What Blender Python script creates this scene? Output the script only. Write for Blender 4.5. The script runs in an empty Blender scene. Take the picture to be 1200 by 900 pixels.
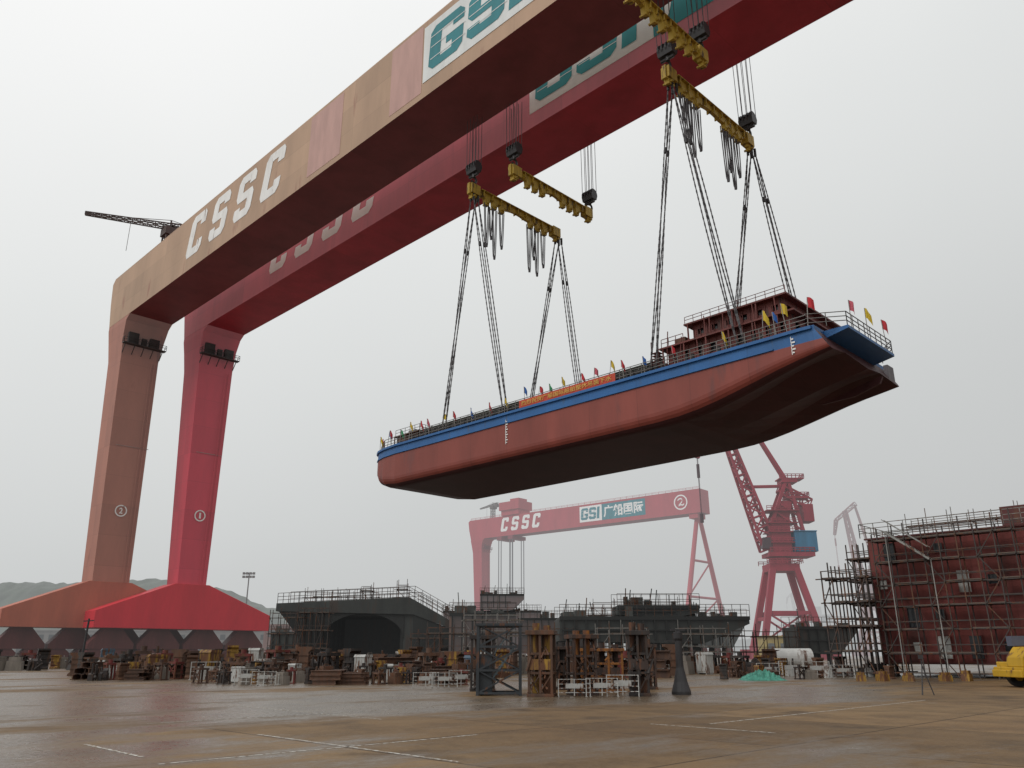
import bpy, bmesh, math, random
from mathutils import Vector, Matrix, noise as mnoise
random.seed(7)
R = math.radians
scene = bpy.context.scene
S = math.sqrt(0.5)
HAZE = (0.55, 0.565, 0.57)

def C(X, Y, z=0.0):
    """site frame: X metres to the right, Y metres ahead of the viewpoint"""
    return Vector((S*(X-Y), S*(X+Y), z))

# ------------------------------------------------------------------ materials
MATS = {}
def mat(name, col, rough=0.6, metal=0.0, var=0.22, scale=0.6, haze=0.0, rust=0.0,
        rustcol=(0.12, 0.05, 0.025), streak=True, plate=None, bump=0.0, spec=0.4):
    if name in MATS: return MATS[name]
    m = bpy.data.materials.new(name); m.use_nodes = True
    nt = m.node_tree; N = nt.nodes; L = nt.links; N.clear()
    out = N.new('ShaderNodeOutputMaterial')
    p = N.new('ShaderNodeBsdfPrincipled')
    p.inputs['Roughness'].default_value = rough
    p.inputs['Metallic'].default_value = metal
    p.inputs['Specular IOR Level'].default_value = spec
    tc = N.new('ShaderNodeTexCoord')
    mp = N.new('ShaderNodeMapping'); L.new(tc.outputs['Object'], mp.inputs[0])
    if streak: mp.inputs['Scale'].default_value = (1, 1, 0.22)
    nz = N.new('ShaderNodeTexNoise'); nz.inputs['Scale'].default_value = scale
    nz.inputs['Detail'].default_value = 7; nz.inputs['Roughness'].default_value = 0.65
    L.new(mp.outputs[0], nz.inputs['Vector'])
    mr = N.new('ShaderNodeMapRange')
    mr.inputs[1].default_value = 0.3; mr.inputs[2].default_value = 0.7
    mr.inputs[3].default_value = 1-var; mr.inputs[4].default_value = 1+var
    L.new(nz.outputs['Fac'], mr.inputs[0])
    fac = mr.outputs[0]
    if plate:
        sx = N.new('ShaderNodeSeparateXYZ'); L.new(tc.outputs['Object'], sx.inputs[0])
        cx = N.new('ShaderNodeCombineXYZ')
        seams = []
        for ax, d in zip((0, 2), plate):
            dv = N.new('ShaderNodeMath'); dv.operation = 'DIVIDE'; dv.inputs[1].default_value = d
            L.new(sx.outputs[ax], dv.inputs[0])
            fl = N.new('ShaderNodeMath'); fl.operation = 'FLOOR'; L.new(dv.outputs[0], fl.inputs[0])
            L.new(fl.outputs[0], cx.inputs[ax])
            fr = N.new('ShaderNodeMath'); fr.operation = 'FRACT'; L.new(dv.outputs[0], fr.inputs[0])
            lt = N.new('ShaderNodeMath'); lt.operation = 'LESS_THAN'; lt.inputs[1].default_value = 0.09/d
            L.new(fr.outputs[0], lt.inputs[0]); seams.append(lt)
        wn = N.new('ShaderNodeTexWhiteNoise'); L.new(cx.outputs[0], wn.inputs['Vector'])
        m2 = N.new('ShaderNodeMapRange'); m2.inputs[3].default_value = 0.92; m2.inputs[4].default_value = 1.07
        L.new(wn.outputs['Value'], m2.inputs[0])
        mu = N.new('ShaderNodeMath'); mu.operation = 'MULTIPLY'; L.new(fac, mu.inputs[0]); L.new(m2.outputs[0], mu.inputs[1])
        mx = N.new('ShaderNodeMath'); mx.operation = 'MAXIMUM'; L.new(seams[0].outputs[0], mx.inputs[0]); L.new(seams[1].outputs[0], mx.inputs[1])
        m3 = N.new('ShaderNodeMapRange'); m3.inputs[3].default_value = 1.0; m3.inputs[4].default_value = 0.85
        L.new(mx.outputs[0], m3.inputs[0])
        mu2 = N.new('ShaderNodeMath'); mu2.operation = 'MULTIPLY'; L.new(mu.outputs[0], mu2.inputs[0]); L.new(m3.outputs[0], mu2.inputs[1])
        fac = mu2.outputs[0]
    vm = N.new('ShaderNodeVectorMath'); vm.operation = 'SCALE'; vm.inputs[0].default_value = col[:3]
    L.new(fac, vm.inputs['Scale'])
    colout = vm.outputs[0]
    if rust > 0:
        n2 = N.new('ShaderNodeTexNoise'); n2.inputs['Scale'].default_value = scale*2.3
        n2.inputs['Detail'].default_value = 9; L.new(mp.outputs[0], n2.inputs['Vector'])
        r2 = N.new('ShaderNodeMapRange'); r2.inputs[1].default_value = 0.66-rust*0.3; r2.inputs[2].default_value = 0.74-rust*0.25
        L.new(n2.outputs['Fac'], r2.inputs[0])
        mx = N.new('ShaderNodeMix'); mx.data_type = 'RGBA'
        L.new(r2.outputs[0], mx.inputs['Factor']); L.new(colout, mx.inputs['A'])
        mx.inputs['B'].default_value = (*rustcol, 1)
        colout = mx.outputs['Result']
    L.new(colout, p.inputs['Base Color'])
    if bump > 0:
        b = N.new('ShaderNodeBump'); b.inputs['Strength'].default_value = bump; b.inputs['Distance'].default_value = 0.05
        L.new(nz.outputs['Fac'], b.inputs['Height']); L.new(b.outputs[0], p.inputs['Normal'])
    sh = p.outputs[0]
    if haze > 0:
        e = N.new('ShaderNodeEmission'); e.inputs[0].default_value = (*HAZE, 1)  # aerial haze painted into the surface as a constant grey glow
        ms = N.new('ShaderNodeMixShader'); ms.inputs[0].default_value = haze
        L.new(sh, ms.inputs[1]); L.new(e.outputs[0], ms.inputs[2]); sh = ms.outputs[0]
    L.new(sh, out.inputs[0])
    MATS[name] = m
    return m

# ------------------------------------------------------------------ mesh builder
class MB:
    def __init__(s): s.v = []; s.f = []; s.m = []
    def add(s, vs, fs, m=0):
        b = len(s.v); s.v += [tuple(v) for v in vs]
        for f in fs: s.f.append([b+i for i in f]); s.m.append(m)
    def box(s, x0, x1, y0, y1, z0, z1, m=0):
        s.add([(x0,y0,z0),(x1,y0,z0),(x1,y1,z0),(x0,y1,z0),(x0,y0,z1),(x1,y0,z1),(x1,y1,z1),(x0,y1,z1)],
              [(0,3,2,1),(4,5,6,7),(0,1,5,4),(1,2,6,5),(2,3,7,6),(3,0,4,7)], m)
        return s
    def bar(s, p, q, w, m=0, n=4, w2=None):
        p = Vector(p); q = Vector(q); d = q-p
        if d.length < 1e-6: return s
        d.normalize()
        a = Vector((0,0,1)) if abs(d.z) < 0.9 else Vector((0,1,0))
        e1 = d.cross(a).normalized(); e2 = d.cross(e1).normalized()
        w2 = w if w2 is None else w2
        vs = []
        off = math.pi/4 if n == 4 else 0
        k = math.sqrt(2) if n == 4 else 1
        for c, ww in ((p, w), (q, w2)):
            for i in range(n):
                t = off+2*math.pi*i/n
                vs.append(c+(e1*math.cos(t)+e2*math.sin(t))*ww*0.5*k)
        fs = [(i, (i+1) % n, n+(i+1) % n, n+i) for i in range(n)]
        fs += [tuple(range(n-1,-1,-1)), tuple(range(n, 2*n))]
        s.add(vs, fs, m); return s
    def path(s, pts, w, m=0, n=4):
        for a, b in zip(pts[:-1], pts[1:]): s.bar(a, b, w, m, n)
        return s
    def prism(s, pts, axis, a0, a1, m=0):
        n = len(pts); vs = []
        for a in (a0, a1):
            for u, v in pts:
                vs.append({'x': (a,u,v), 'y': (u,a,v), 'z': (u,v,a)}[axis])
        fs = [(i, (i+1) % n, n+(i+1) % n, n+i) for i in range(n)] + [tuple(range(n-1,-1,-1)), tuple(range(n,2*n))]
        s.add(vs, fs, m); return s
    def loft(s, rings, m=0, caps=True, rowm=None):
        n = len(rings[0]); vs = [v for r in rings for v in r]; b = len(s.v)
        s.v += [tuple(v) for v in vs]
        for k in range(len(rings)-1):
            for i in range(n):
                j = (i+1) % n
                s.f.append([b+k*n+i, b+k*n+j, b+(k+1)*n+j, b+(k+1)*n+i])
                s.m.append(rowm[i] if rowm else m)
        if caps:
            s.f.append([b+i for i in range(n-1,-1,-1)]); s.m.append(m)
            s.f.append([b+(len(rings)-1)*n+i for i in range(n)]); s.m.append(m)
        return s
    def wheel(s, c, r, w, axis='x', m=0, n=16):
        c = Vector(c); d = {'x': Vector((1,0,0)), 'y': Vector((0,1,0)), 'z': Vector((0,0,1))}[axis]
        return s.bar(c-d*w/2, c+d*w/2, 2*r, m, n)
    def rail(s, pts, h=1.1, r=0.05, sp=1.5, rails=(1.0, 0.55), m=0):
        for a, b in zip(pts[:-1], pts[1:]):
            a = Vector(a); b = Vector(b); n = max(1, int((b-a).length/sp))
            for i in range(n+1):
                p = a.lerp(b, i/n); s.bar(p, p+Vector((0,0,h)), r, m)
            for k in rails:
                s.bar(a+Vector((0,0,h*k)), b+Vector((0,0,h*k)), r, m)
        return s
    def lattice(s, p, q, w0, w1, bays, r, m=0, up=(0,1,0)):
        p = Vector(p); q = Vector(q); d = (q-p).normalized()
        e1 = d.cross(Vector(up)).normalized(); e2 = d.cross(e1).normalized()
        prev = None
        for i in range(bays+1):
            t = i/bays; c = p.lerp(q, t); w = w0+(w1-w0)*t
            cur = [c+e1*w/2+e2*w/2, c-e1*w/2+e2*w/2, c-e1*w/2-e2*w/2, c+e1*w/2-e2*w/2]
            for k in range(4): s.bar(cur[k], cur[(k+1) % 4], r*0.6, m)
            if prev:
                for k in range(4):
                    s.bar(prev[k], cur[k], r, m)
                    if i % 2: s.bar(prev[k], cur[(k+1) % 4], r*0.6, m)
                    else: s.bar(prev[(k+1) % 4], cur[k], r*0.6, m)
            prev = cur
        return s
    def mesh(s, name, mats):
        me = bpy.data.meshes.new(name); me.from_pydata(s.v, [], s.f)
        if not isinstance(mats, (list, tuple)): mats = [mats]
        for m in mats: me.materials.append(m)
        me.polygons.foreach_set('material_index', s.m)
        bm = bmesh.new(); bm.from_mesh(me); bmesh.ops.recalc_face_normals(bm, faces=bm.faces); bm.to_mesh(me); bm.free()
        me.update(); return me
    def build(s, name, mats, parent=None, loc=(0,0,0), rot=0.0, smooth=False, bevel=0.0):
        me = s.mesh(name, mats)
        o = bpy.data.objects.new(name, me); scene.collection.objects.link(o)
        o.location = loc; o.rotation_euler = (0,0,rot)
        if smooth:
            for p in me.polygons: p.use_smooth = True
        if bevel:
            b = o.modifiers.new('bevel', 'BEVEL'); b.width = bevel; b.segments = 2; b.limit_method = 'ANGLE'
        if parent: o.parent = parent
        return o

def tag(o, label, cat, group=None):
    o['label'] = label; o['category'] = cat
    if group: o['group'] = group
    return o
def root(name, loc, rot, label, cat, group=None):
    e = bpy.data.objects.new(name, None); e.empty_display_size = 1
    scene.collection.objects.link(e); e.location = loc; e.rotation_euler = (0,0,rot)
    return tag(e, label, cat, group)
def struct(o): o['kind'] = 'structure'; return o
def inst(name, me, parent, loc):
    o = bpy.data.objects.new(name, me); scene.collection.objects.link(o); o.parent = parent; o.location = loc; return o

def text(s, name, x0, x1, z0, z1, m, parent, plane='front', at=0.0, shear=0.0, bold=0.02, loc=(0,0,0)):
    cu = bpy.data.curves.new(name, 'FONT'); cu.body = s; cu.offset = bold; cu.shear = shear
    cu.resolution_u = 4; cu.extrude = 0.0
    t = bpy.data.objects.new(name+'_tmp', cu); scene.collection.objects.link(t)
    bpy.context.view_layer.update()
    me = bpy.data.meshes.new_from_object(t.evaluated_get(bpy.context.evaluated_depsgraph_get()))
    bpy.data.objects.remove(t)
    xs = [v.co.x for v in me.vertices]; ys = [v.co.y for v in me.vertices]
    if not xs: return None
    ax, bx, ay, by = min(xs), max(xs), min(ys), max(ys)
    for v in me.vertices:
        a = x0+(v.co.x-ax)/(bx-ax)*(x1-x0); c = z0+(v.co.y-ay)/(by-ay)*(z1-z0)
        v.co = (a, at, c) if plane == 'front' else (at, a, c)
    me.materials.clear(); me.materials.append(m)
    o = bpy.data.objects.new(name, me); scene.collection.objects.link(o)
    o.parent = parent; o.location = loc
    return o
GLYPH = {
 'C': [(1,.68),(1,.9),(.88,1),(.14,1),(0,.88),(0,.12),(.12,0),(.86,0),(1,.12),(1,.32),(.66,.32),(.66,.2),(.36,.2),(.36,.8),(.66,.8),(.66,.68)],
 'S': [(1,.72),(1,.88),(.86,1),(.14,1),(0,.88),(0,.53),(.12,.41),(.66,.41),(.66,.2),(.34,.2),(.34,.29),(0,.29),(0,.12),(.14,0),(.86,0),(1,.12),(1,.48),(.88,.6),(.34,.6),(.34,.8),(.66,.8),(.66,.72)],
 'G': [(1,.68),(1,.88),(.86,1),(.14,1),(0,.88),(0,.12),(.14,0),(.86,0),(1,.12),(1,.54),(.5,.54),(.5,.37),(.68,.37),(.68,.19),(.34,.19),(.34,.81),(.68,.81),(.68,.68)],
 'I': [(0,0),(1,0),(1,1),(0,1)]}
def glyph(ch, x0, x1, z0, z1, y, m, parent, shear=0.0):
    mb = MB(); g = GLYPH[ch]
    mb.add([(x0+(x1-x0)*a+shear*(z1-z0)*c, y, z0+(z1-z0)*c) for a, c in g], [tuple(range(len(g)))])
    return mb.build('lettering', m, parent)

# ------------------------------------------------------------------ world and light
w = bpy.data.worlds.new("World"); scene.world = w; w.use_nodes = True
nt = w.node_tree; N = nt.nodes; L = nt.links; N.clear()
wo = N.new('ShaderNodeOutputWorld')
sky = N.new('ShaderNodeTexSky'); sky.sky_type = 'NISHITA'; sky.sun_disc = False
sky.sun_elevation = R(45); sky.sun_rotation = R(188); sky.dust_density = 6; sky.air_density = 1
hs = N.new('ShaderNodeHueSaturation'); hs.inputs['Saturation'].default_value = 0.05; hs.inputs['Value'].default_value = 0.15
L.new(sky.outputs[0], hs.inputs['Color'])
b1 = N.new('ShaderNodeBackground'); b1.inputs[1].default_value = 0.05; L.new(hs.outputs[0], b1.inputs[0])
tc = N.new('ShaderNodeTexCoord'); sx = N.new('ShaderNodeSeparateXYZ'); L.new(tc.outputs['Generated'], sx.inputs[0])
dt = N.new('ShaderNodeVectorMath'); dt.operation = 'DOT_PRODUCT'; dt.inputs[1].default_value = (-0.75, -0.6, 0.1)
L.new(tc.outputs['Generated'], dt.inputs[0])
ma = N.new('ShaderNodeMath'); ma.operation = 'MULTIPLY_ADD'; ma.inputs[1].default_value = 0.30
L.new(dt.outputs['Value'], ma.inputs[0]); L.new(sx.outputs[2], ma.inputs[2])
cn = N.new('ShaderNodeTexNoise'); cn.inputs['Scale'].default_value = 1.6; cn.inputs['Detail'].default_value = 3
L.new(tc.outputs['Generated'], cn.inputs['Vector'])
mb_ = N.new('ShaderNodeMath'); mb_.operation = 'MULTIPLY_ADD'; mb_.inputs[1].default_value = 0.14
L.new(cn.outputs['Fac'], mb_.inputs[0]); L.new(ma.outputs[0], mb_.inputs[2])
cr = N.new('ShaderNodeValToRGB'); L.new(mb_.outputs[0], cr.inputs[0])
e = cr.color_ramp.elements
e[0].position = 0.0; e[0].color = (0.50, 0.51, 0.51, 1)
e[1].position = 0.95; e[1].color = (1.0, 1.0, 0.995, 1)
x = e.new(0.3); x.color = (0.595, 0.61, 0.608, 1)
x = e.new(0.6); x.color = (0.76, 0.775, 0.77, 1)
b2 = N.new('ShaderNodeBackground'); b2.inputs[1].default_value = 0.98; L.new(cr.outputs[0], b2.inputs[0])
ad = N.new('ShaderNodeAddShader'); L.new(b1.outputs[0], ad.inputs[0]); L.new(b2.outputs[0], ad.inputs[1])
L.new(ad.outputs[0], wo.inputs[0])

sl = bpy.data.lights.new('sun', 'SUN'); sl.energy = 0.8; sl.angle = R(25); sl.color = (1, 0.97, 0.93)
so = bpy.data.objects.new('sun', sl); scene.collection.objects.link(so)
sd = Vector((-0.1, -0.7, 0.7)).normalized()
so.rotation_euler = sd.to_track_quat('Z', 'Y').to_euler()

cam = bpy.data.cameras.new('camera'); co = bpy.data.objects.new('camera', cam); scene.collection.objects.link(co)
cam.sensor_width = 36; cam.lens = 28.2; cam.clip_end = 6000; cam.clip_start = 0.1
co.location = (0, 0, 1.7); co.rotation_euler = (R(90+18.53), 0, R(45)); scene.camera = co
scene.view_settings.view_transform = 'Standard'; scene.view_settings.look = 'None'; scene.view_settings.exposure = 0

# ------------------------------------------------------------------ ground
def ground_mat():
    m = bpy.data.materials.new('wet_concrete'); m.use_nodes = True
    nt = m.node_tree; N = nt.nodes; L = nt.links; N.clear()
    out = N.new('ShaderNodeOutputMaterial'); p = N.new('ShaderNodeBsdfPrincipled')
    tc = N.new('ShaderNodeTexCoord')
    def noise(sc, det=8, vec=None, rg=0.6):
        n = N.new('ShaderNodeTexNoise'); n.inputs['Scale'].default_value = sc; n.inputs['Detail'].default_value = det
        n.inputs['Roughness'].default_value = rg
        L.new(vec or tc.outputs['Object'], n.inputs['Vector']); return n.outputs['Fac']
    def ramp(f, a, b, c0, c1):
        r = N.new('ShaderNodeMapRange'); r.inputs[1].default_value = a; r.inputs[2].default_value = b
        r.inputs[3].default_value = c0; r.inputs[4].default_value = c1; L.new(f, r.inputs[0]); return r.outputs[0]
    def mixc(f, a, b):
        x = N.new('ShaderNodeMix'); x.data_type = 'RGBA'; L.new(f, x.inputs['Factor'])
        for k, c in (('A', a), ('B', b)):
            if isinstance(c, tuple): x.inputs[k].default_value = (*c, 1)
            else: L.new(c, x.inputs[k])
        return x.outputs['Result']
    n1 = noise(0.09); n2 = noise(0.7); n3 = noise(7.0)
    c = mixc(ramp(n1, .35, .65, 0, 1), (0.15, 0.087, 0.038), (0.225, 0.148, 0.073))
    c = mixc(ramp(n2, .42, .72, 0, .8), c, (0.08, 0.049, 0.025))
    c = mixc(ramp(n3, .48, .75, 0, .6), c, (0.28, 0.20, 0.12))
    # dark oil and rust stains
    st_ = noise(0.35, 4, None, .5)
    c = mixc(ramp(st_, .60, .70, 0, .55), c, (0.055, 0.036, 0.022))
    br = N.new('ShaderNodeTexBrick'); br.inputs['Scale'].default_value = 1.0; br.offset = 0.0
    br.inputs['Brick Width'].default_value = 6.0; br.inputs['Row Height'].default_value = 6.0
    br.inputs['Mortar Size'].default_value = 0.035; br.inputs['Mortar Smooth'].default_value = 0.2
    br.inputs['Color1'].default_value = (0.75, 0.75, 0.75, 1); br.inputs['Color2'].default_value = (1.14, 1.13, 1.1, 1)
    br.inputs['Mortar'].default_value = (0.28, 0.25, 0.22, 1)
    mp = N.new('ShaderNodeMapping'); mp.inputs['Location'].default_value = (2.2, 2.5, 0); L.new(tc.outputs['Object'], mp.inputs[0])
    L.new(mp.outputs[0], br.inputs['Vector'])
    mu = N.new('ShaderNodeMix'); mu.data_type = 'RGBA'; mu.blend_type = 'MULTIPLY'; mu.inputs['Factor'].default_value = 1
    L.new(c, mu.inputs['A']); L.new(br.outputs['Color'], mu.inputs['B']); c = mu.outputs['Result']
    mp2 = N.new('ShaderNodeMapping'); mp2.inputs['Scale'].default_value = (1.0, 0.35, 1); L.new(tc.outputs['Object'], mp2.inputs[0])
    nw = noise(0.15, 9, mp2.outputs[0], 0.68)
    sp = N.new('ShaderNodeSeparateXYZ'); L.new(tc.outputs['Object'], sp.inputs[0])
    strip = ramp(sp.outputs[0], -14, -20, 0, .12)
    ad = N.new('ShaderNodeMath'); L.new(nw, ad.inputs[0]); L.new(strip, ad.inputs[1])
    wet = ramp(ad.outputs[0], .53, .63, 0, 1)
    c2 = mixc(wet, c, mixc(ramp(n2, .3, .7, 0, 1), (0.085, 0.060, 0.038), (0.155, 0.115, 0.075)))
    L.new(c2, p.inputs['Base Color'])
    rr = N.new('ShaderNodeMath'); rr.operation = 'MULTIPLY_ADD'; rr.inputs[1].default_value = .22
    L.new(ramp(n3, .3, .7, -.5, .5), rr.inputs[0]); L.new(ramp(wet, 0, 1, 0.66, 0.30), rr.inputs[2])
    L.new(rr.outputs[0], p.inputs['Roughness'])
    L.new(ramp(wet, 0, 1, .22, .48), p.inputs['Specular IOR Level'])
    b = N.new('ShaderNodeBump'); b.inputs['Strength'].default_value = 0.5; b.inputs['Distance'].default_value = 0.035
    L.new(noise(4.0), b.inputs['Height']); L.new(b.outputs[0], p.inputs['Normal'])
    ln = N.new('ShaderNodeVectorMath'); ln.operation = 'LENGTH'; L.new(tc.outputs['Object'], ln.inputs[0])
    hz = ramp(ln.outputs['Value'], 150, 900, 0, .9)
    em = N.new('ShaderNodeEmission'); em.inputs[0].default_value = (*HAZE, 1)  # far ground fades into a painted grey haze glow with distance
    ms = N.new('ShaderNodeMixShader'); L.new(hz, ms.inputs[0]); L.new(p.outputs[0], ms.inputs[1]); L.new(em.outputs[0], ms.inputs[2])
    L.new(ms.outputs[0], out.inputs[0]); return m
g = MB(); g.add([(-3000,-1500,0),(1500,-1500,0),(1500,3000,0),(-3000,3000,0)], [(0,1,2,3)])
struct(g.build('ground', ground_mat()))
lp = mat('worn_line_paint', (0.50, 0.49, 0.45), rough=.6, var=.3, scale=4, streak=False, rust=.66, rustcol=(0.2, .14, .09))
def line(x0, x1, y0, y1):
    m = MB(); m.add([(x0,y0,0),(x1,y0,0),(x1,y1,0),(x0,y1,0)], [(0,1,2,3)])
    struct(m.build('painted_line', lp, loc=(0,0,0.004)))
line(-14.08, -14.0, 6.0, 13.0); line(-17.5, -10.8, 9.56, 9.64); line(-18.0, -15.2, 6.16, 6.24)
line(-30, -19, 14.0, 14.08); line(-22.08, -22.0, 9, 24); line(-13, -9.6, 17.9, 17.98); line(-12, -11.92, 19, 34)

# ------------------------------------------------------------------ gantry cranes
white = mat('white_lettering', (0.80, 0.79, 0.77), var=.12, rust=.1)
whiteb = mat('brightened_white_lettering', (0.93, 0.92, 0.91), var=.05)  # white lettering lightened in colour to offset shade between the girders
teal = mat('teal_lettering', (0.02, 0.20, 0.23), var=.15)
panelw = mat('white_sign_panel', (0.70, 0.72, 0.71), var=.1)
darkst = mat('dark_steel', (0.05, 0.045, 0.045), var=.3)
bogm = mat('bogie_dark_red', (0.10, 0.022, 0.02), var=.3, haze=.04)

def gantry(name, loc, rot, Lg, leg_b, leg_m, front, red, under, legm, basem, label, letters, letm, panel, number,
           far=False, haze=0.0, ygir=(-4.6, 4.5), pinks=(), logo=None, group='portal gantry cranes', trolleys=(), spread=14.5, rear=None):
    r = root(name, loc, rot, label, 'crane', group)
    y0, y1 = ygir
    m = MB()
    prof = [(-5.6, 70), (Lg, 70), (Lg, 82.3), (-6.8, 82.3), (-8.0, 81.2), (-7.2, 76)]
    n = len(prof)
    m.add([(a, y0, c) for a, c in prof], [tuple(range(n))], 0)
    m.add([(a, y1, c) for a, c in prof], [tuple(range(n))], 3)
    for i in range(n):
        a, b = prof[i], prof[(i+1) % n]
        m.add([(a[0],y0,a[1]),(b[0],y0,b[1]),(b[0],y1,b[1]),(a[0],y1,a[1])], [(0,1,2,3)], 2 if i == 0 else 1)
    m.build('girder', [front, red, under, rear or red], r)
    def ring(x0, x1, a, b, z): return [(x0,a,z),(x1,a,z),(x1,b,z),(x0,b,z)]
    m = MB()
    rings = [ring(leg_b[0], leg_b[1], leg_b[2], leg_b[3], 14.5), ring(leg_m[0], leg_m[1], leg_m[2], leg_m[3], 61.5),
             ring(-5.0, 3.6, y0+.25, y1-.25, 66), ring(-5.6, 4.6, y0+.02, y1-.02, 69.0), ring(-5.6, 6.2, y0+.02, y1-.02, 69.99)]
    m.loft(rings); m.build('rigid_leg', legm, r)
    m = MB()
    m.box(3.75, 4.9, leg_m[2]-.4, leg_m[3]+.7, 63.9, 64.1)
    m.rail([(3.8, leg_m[2]-.4, 64.1), (4.9, leg_m[2]-.4, 64.1), (4.9, leg_m[3]+.7, 64.1), (3.8, leg_m[3]+.7, 64.1)], 1.1, .07, .9)
    for k in range(5): m.bar((4.8, leg_m[2]+k*(leg_m[3]-leg_m[2])/4, 63.9), (3.4, leg_m[2]+k*(leg_m[3]-leg_m[2])/4, 62), .14)
    m.box(3.9, 4.6, leg_m[2]+.5, leg_m[2]+2.6, 64.1, 66.6); m.box(3.9, 4.5, leg_m[2]+3.4, leg_m[2]+4.4, 64.1, 65.8); m.box(3.9, 4.6, leg_m[2]+5.0, leg_m[2]+7, 64.1, 66.2)
    m.build('maintenance_platform', under if far else darkst, r)
    m = MB(); yc = (leg_b[2]+leg_b[3])/2; hw = (leg_b[3]-leg_b[2])/2+.5
    m.prism([(yc-18,6.2),(yc+18,6.2),(yc+18,9.3),(yc+hw,15.0),(yc-hw,15.0),(yc-18,9.3)], 'x', -3.1, 3.1)
    m.build('end_carriage', basem, r, bevel=.05)
    bg = MB()
    bg.prism([(-4.2,2.4),(4.2,2.4),(4.2,3.3),(1.6,6.2),(-1.6,6.2),(-4.2,3.3)], 'x', -1.2, 1.2)
    for q in (-2.4, 2.4):
        bg.prism([(q-2.1,.7),(q+2.1,.7),(q+2.1,1.7),(q+1.2,2.5),(q-1.2,2.5),(q-2.1,1.7)], 'x', -1.0, 1.0)
        for t in (-1.1, 1.1): bg.wheel((0, q+t, .62), .6, 1.4, 'x', 1)
    bme_ = bg.mesh('bogie', [bogm, darkst])
    for yy in (-13.6, -4.6, 4.6, 13.6): inst('bogie', bme_, r, (0, yc+yy, 0))
    m = MB(); xe = Lg-(5 if far else 4)
    m.box(xe-2.5, xe+2.5, y0+.5, y1-.5, 67.5, 69.99)
    sp = lambda z: 1.6+(spread-1.6)*(68-z)/59.5
    for sg in (-1, 1):
        m.bar((xe, sg*1.6+yc, 68), (xe, yc+sg*spread, 8.5), 2.2, w2=2.6, n=10)
    for z in (46, 28): m.bar((xe, yc-sp(z), z), (xe, yc+sp(z), z), 1.2, n=8)
    m.bar((xe, yc-sp(28), 28), (xe, yc+sp(46), 46), .8, n=8); m.bar((xe, yc+sp(28), 28), (xe, yc-sp(10), 10), .8, n=8)
    m.prism([(yc-spread-4,6.2),(yc+spread+4,6.2),(yc+spread+4,8.4),(yc-spread-4,8.4)], 'x', xe-1.6, xe+1.6)
    m.build('flexible_leg', red, r)
    for yy in (-13.6, -4.6, 4.6, 13.6): inst('bogie', bme_, r, (xe, yc+yy*spread/14.5, 0))
    m = MB(); bx = 9.0; zt = 82.3
    m.lattice((bx, 0, zt), (bx, 0, zt+6.5), 2.0, 2.0, 4, .3)
    m.box(bx-1.5, bx+1.5, -1.4, 2.2, zt+6.5, zt+8.3)
    dj = Vector((-.42, -.9, 0)).normalized() if not far else Vector((-.9, .3, 0)).normalized()
    m.lattice(Vector((bx,0,zt+9)), Vector((bx,0,zt+9))+dj*17, 1.1, .6, 11, .2, up=(0,0,1))
    m.lattice(Vector((bx,0,zt+9)), Vector((bx,0,zt+9))-dj*6, 1.2, 1.2, 4, .25, up=(0,0,1))
    m.bar(Vector((bx,0,zt+9))-dj*4.8, Vector((bx,0,zt+7))-dj*4.8, 2.0)
    m.bar((bx,0,zt+8.4), (bx,0,zt+10.6), .3); m.bar((bx,0,zt+10.6), Vector((bx,0,zt+9.5))+dj*10, .1); m.bar((bx,0,zt+10.6), Vector((bx,0,zt+9.5))-dj*5, .1)
    h = Vector((bx,0,zt+8.6))+dj*8; m.bar(h, h-Vector((0,0,7)), .08)
    m.build('jib_crane', mat('grey_crane_steel'+('_far' if far else ''), (0.085, 0.06, 0.055), haze=haze), r)
    if far:
        m = MB(); m.rail([(-6, y0+.3, 82.3), (Lg, y0+.3, 82.3)], 1.2, .12, 4.0); m.build('girder_railing', red, r)
        m = MB(); m.box(20, 36, -6.5, 6.5, 85.5, 90.5); m.box(21, 35, -5.5, 5.5, 82.4, 85.5); m.box(27, 34, -4, 4, 90.5, 92.5)
        m.build('machinery_house', red, r)
        for tx in (18, 27): m = MB(); m.box(tx, tx+4, -6.2, 6.2, 67.5, 69.6); m.build('trolley', under, r)
        m = MB()
        for tx in (19, 21, 28, 30):
            for yy in (-5.4, 5.4): m.bar((tx, yy, 68), (tx, yy, 20 if tx < 25 else 14), .38)
        for tx in (20, 29):
            for yy in (-5.4, 5.4): m.box(tx-1.6, tx+1.6, yy-.8, yy+.8, 16 if tx < 25 else 10, 21 if tx < 25 else 15); m.bar((tx,yy,10),(tx,yy,7),.6)
        m.build('hoisting_rope', mat('far_rope', (.08,.07,.08), haze=.3), r)
    else:
        for tx in trolleys:
            m = MB(); m.box(tx-5, tx+5, y0+.2, y1+1.0, 82.9, 84.2)
            for a in (-4, 4):
                for b in (y0+.8, y1-.8): m.wheel((tx+a, b, 82.75), .45, .5, 'y')
            m.build('trolley', red, r)
    x0, x1 = letters; n = 4; pit = (x1-x0)/n
    for i, ch in enumerate('CSSC'):
        glyph(ch, x0+i*pit-.8, x0+i*pit-.8+pit*.66, 72.8, 81.2, y0-.05, letm, r, .2)
    px0, px1, px2 = panel['x']
    m = MB(); m.box(px0, px1, y0-.06, y0-.01, 72.3, 81.2); m.build('sign_panel', panel['w'], r)
    m = MB(); m.box(px1+.02, px2, y0-.055, y0-.01, 72.3, 81.2); m.build('sign_panel', panel['t'], r)
    pw = px1-px0
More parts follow.
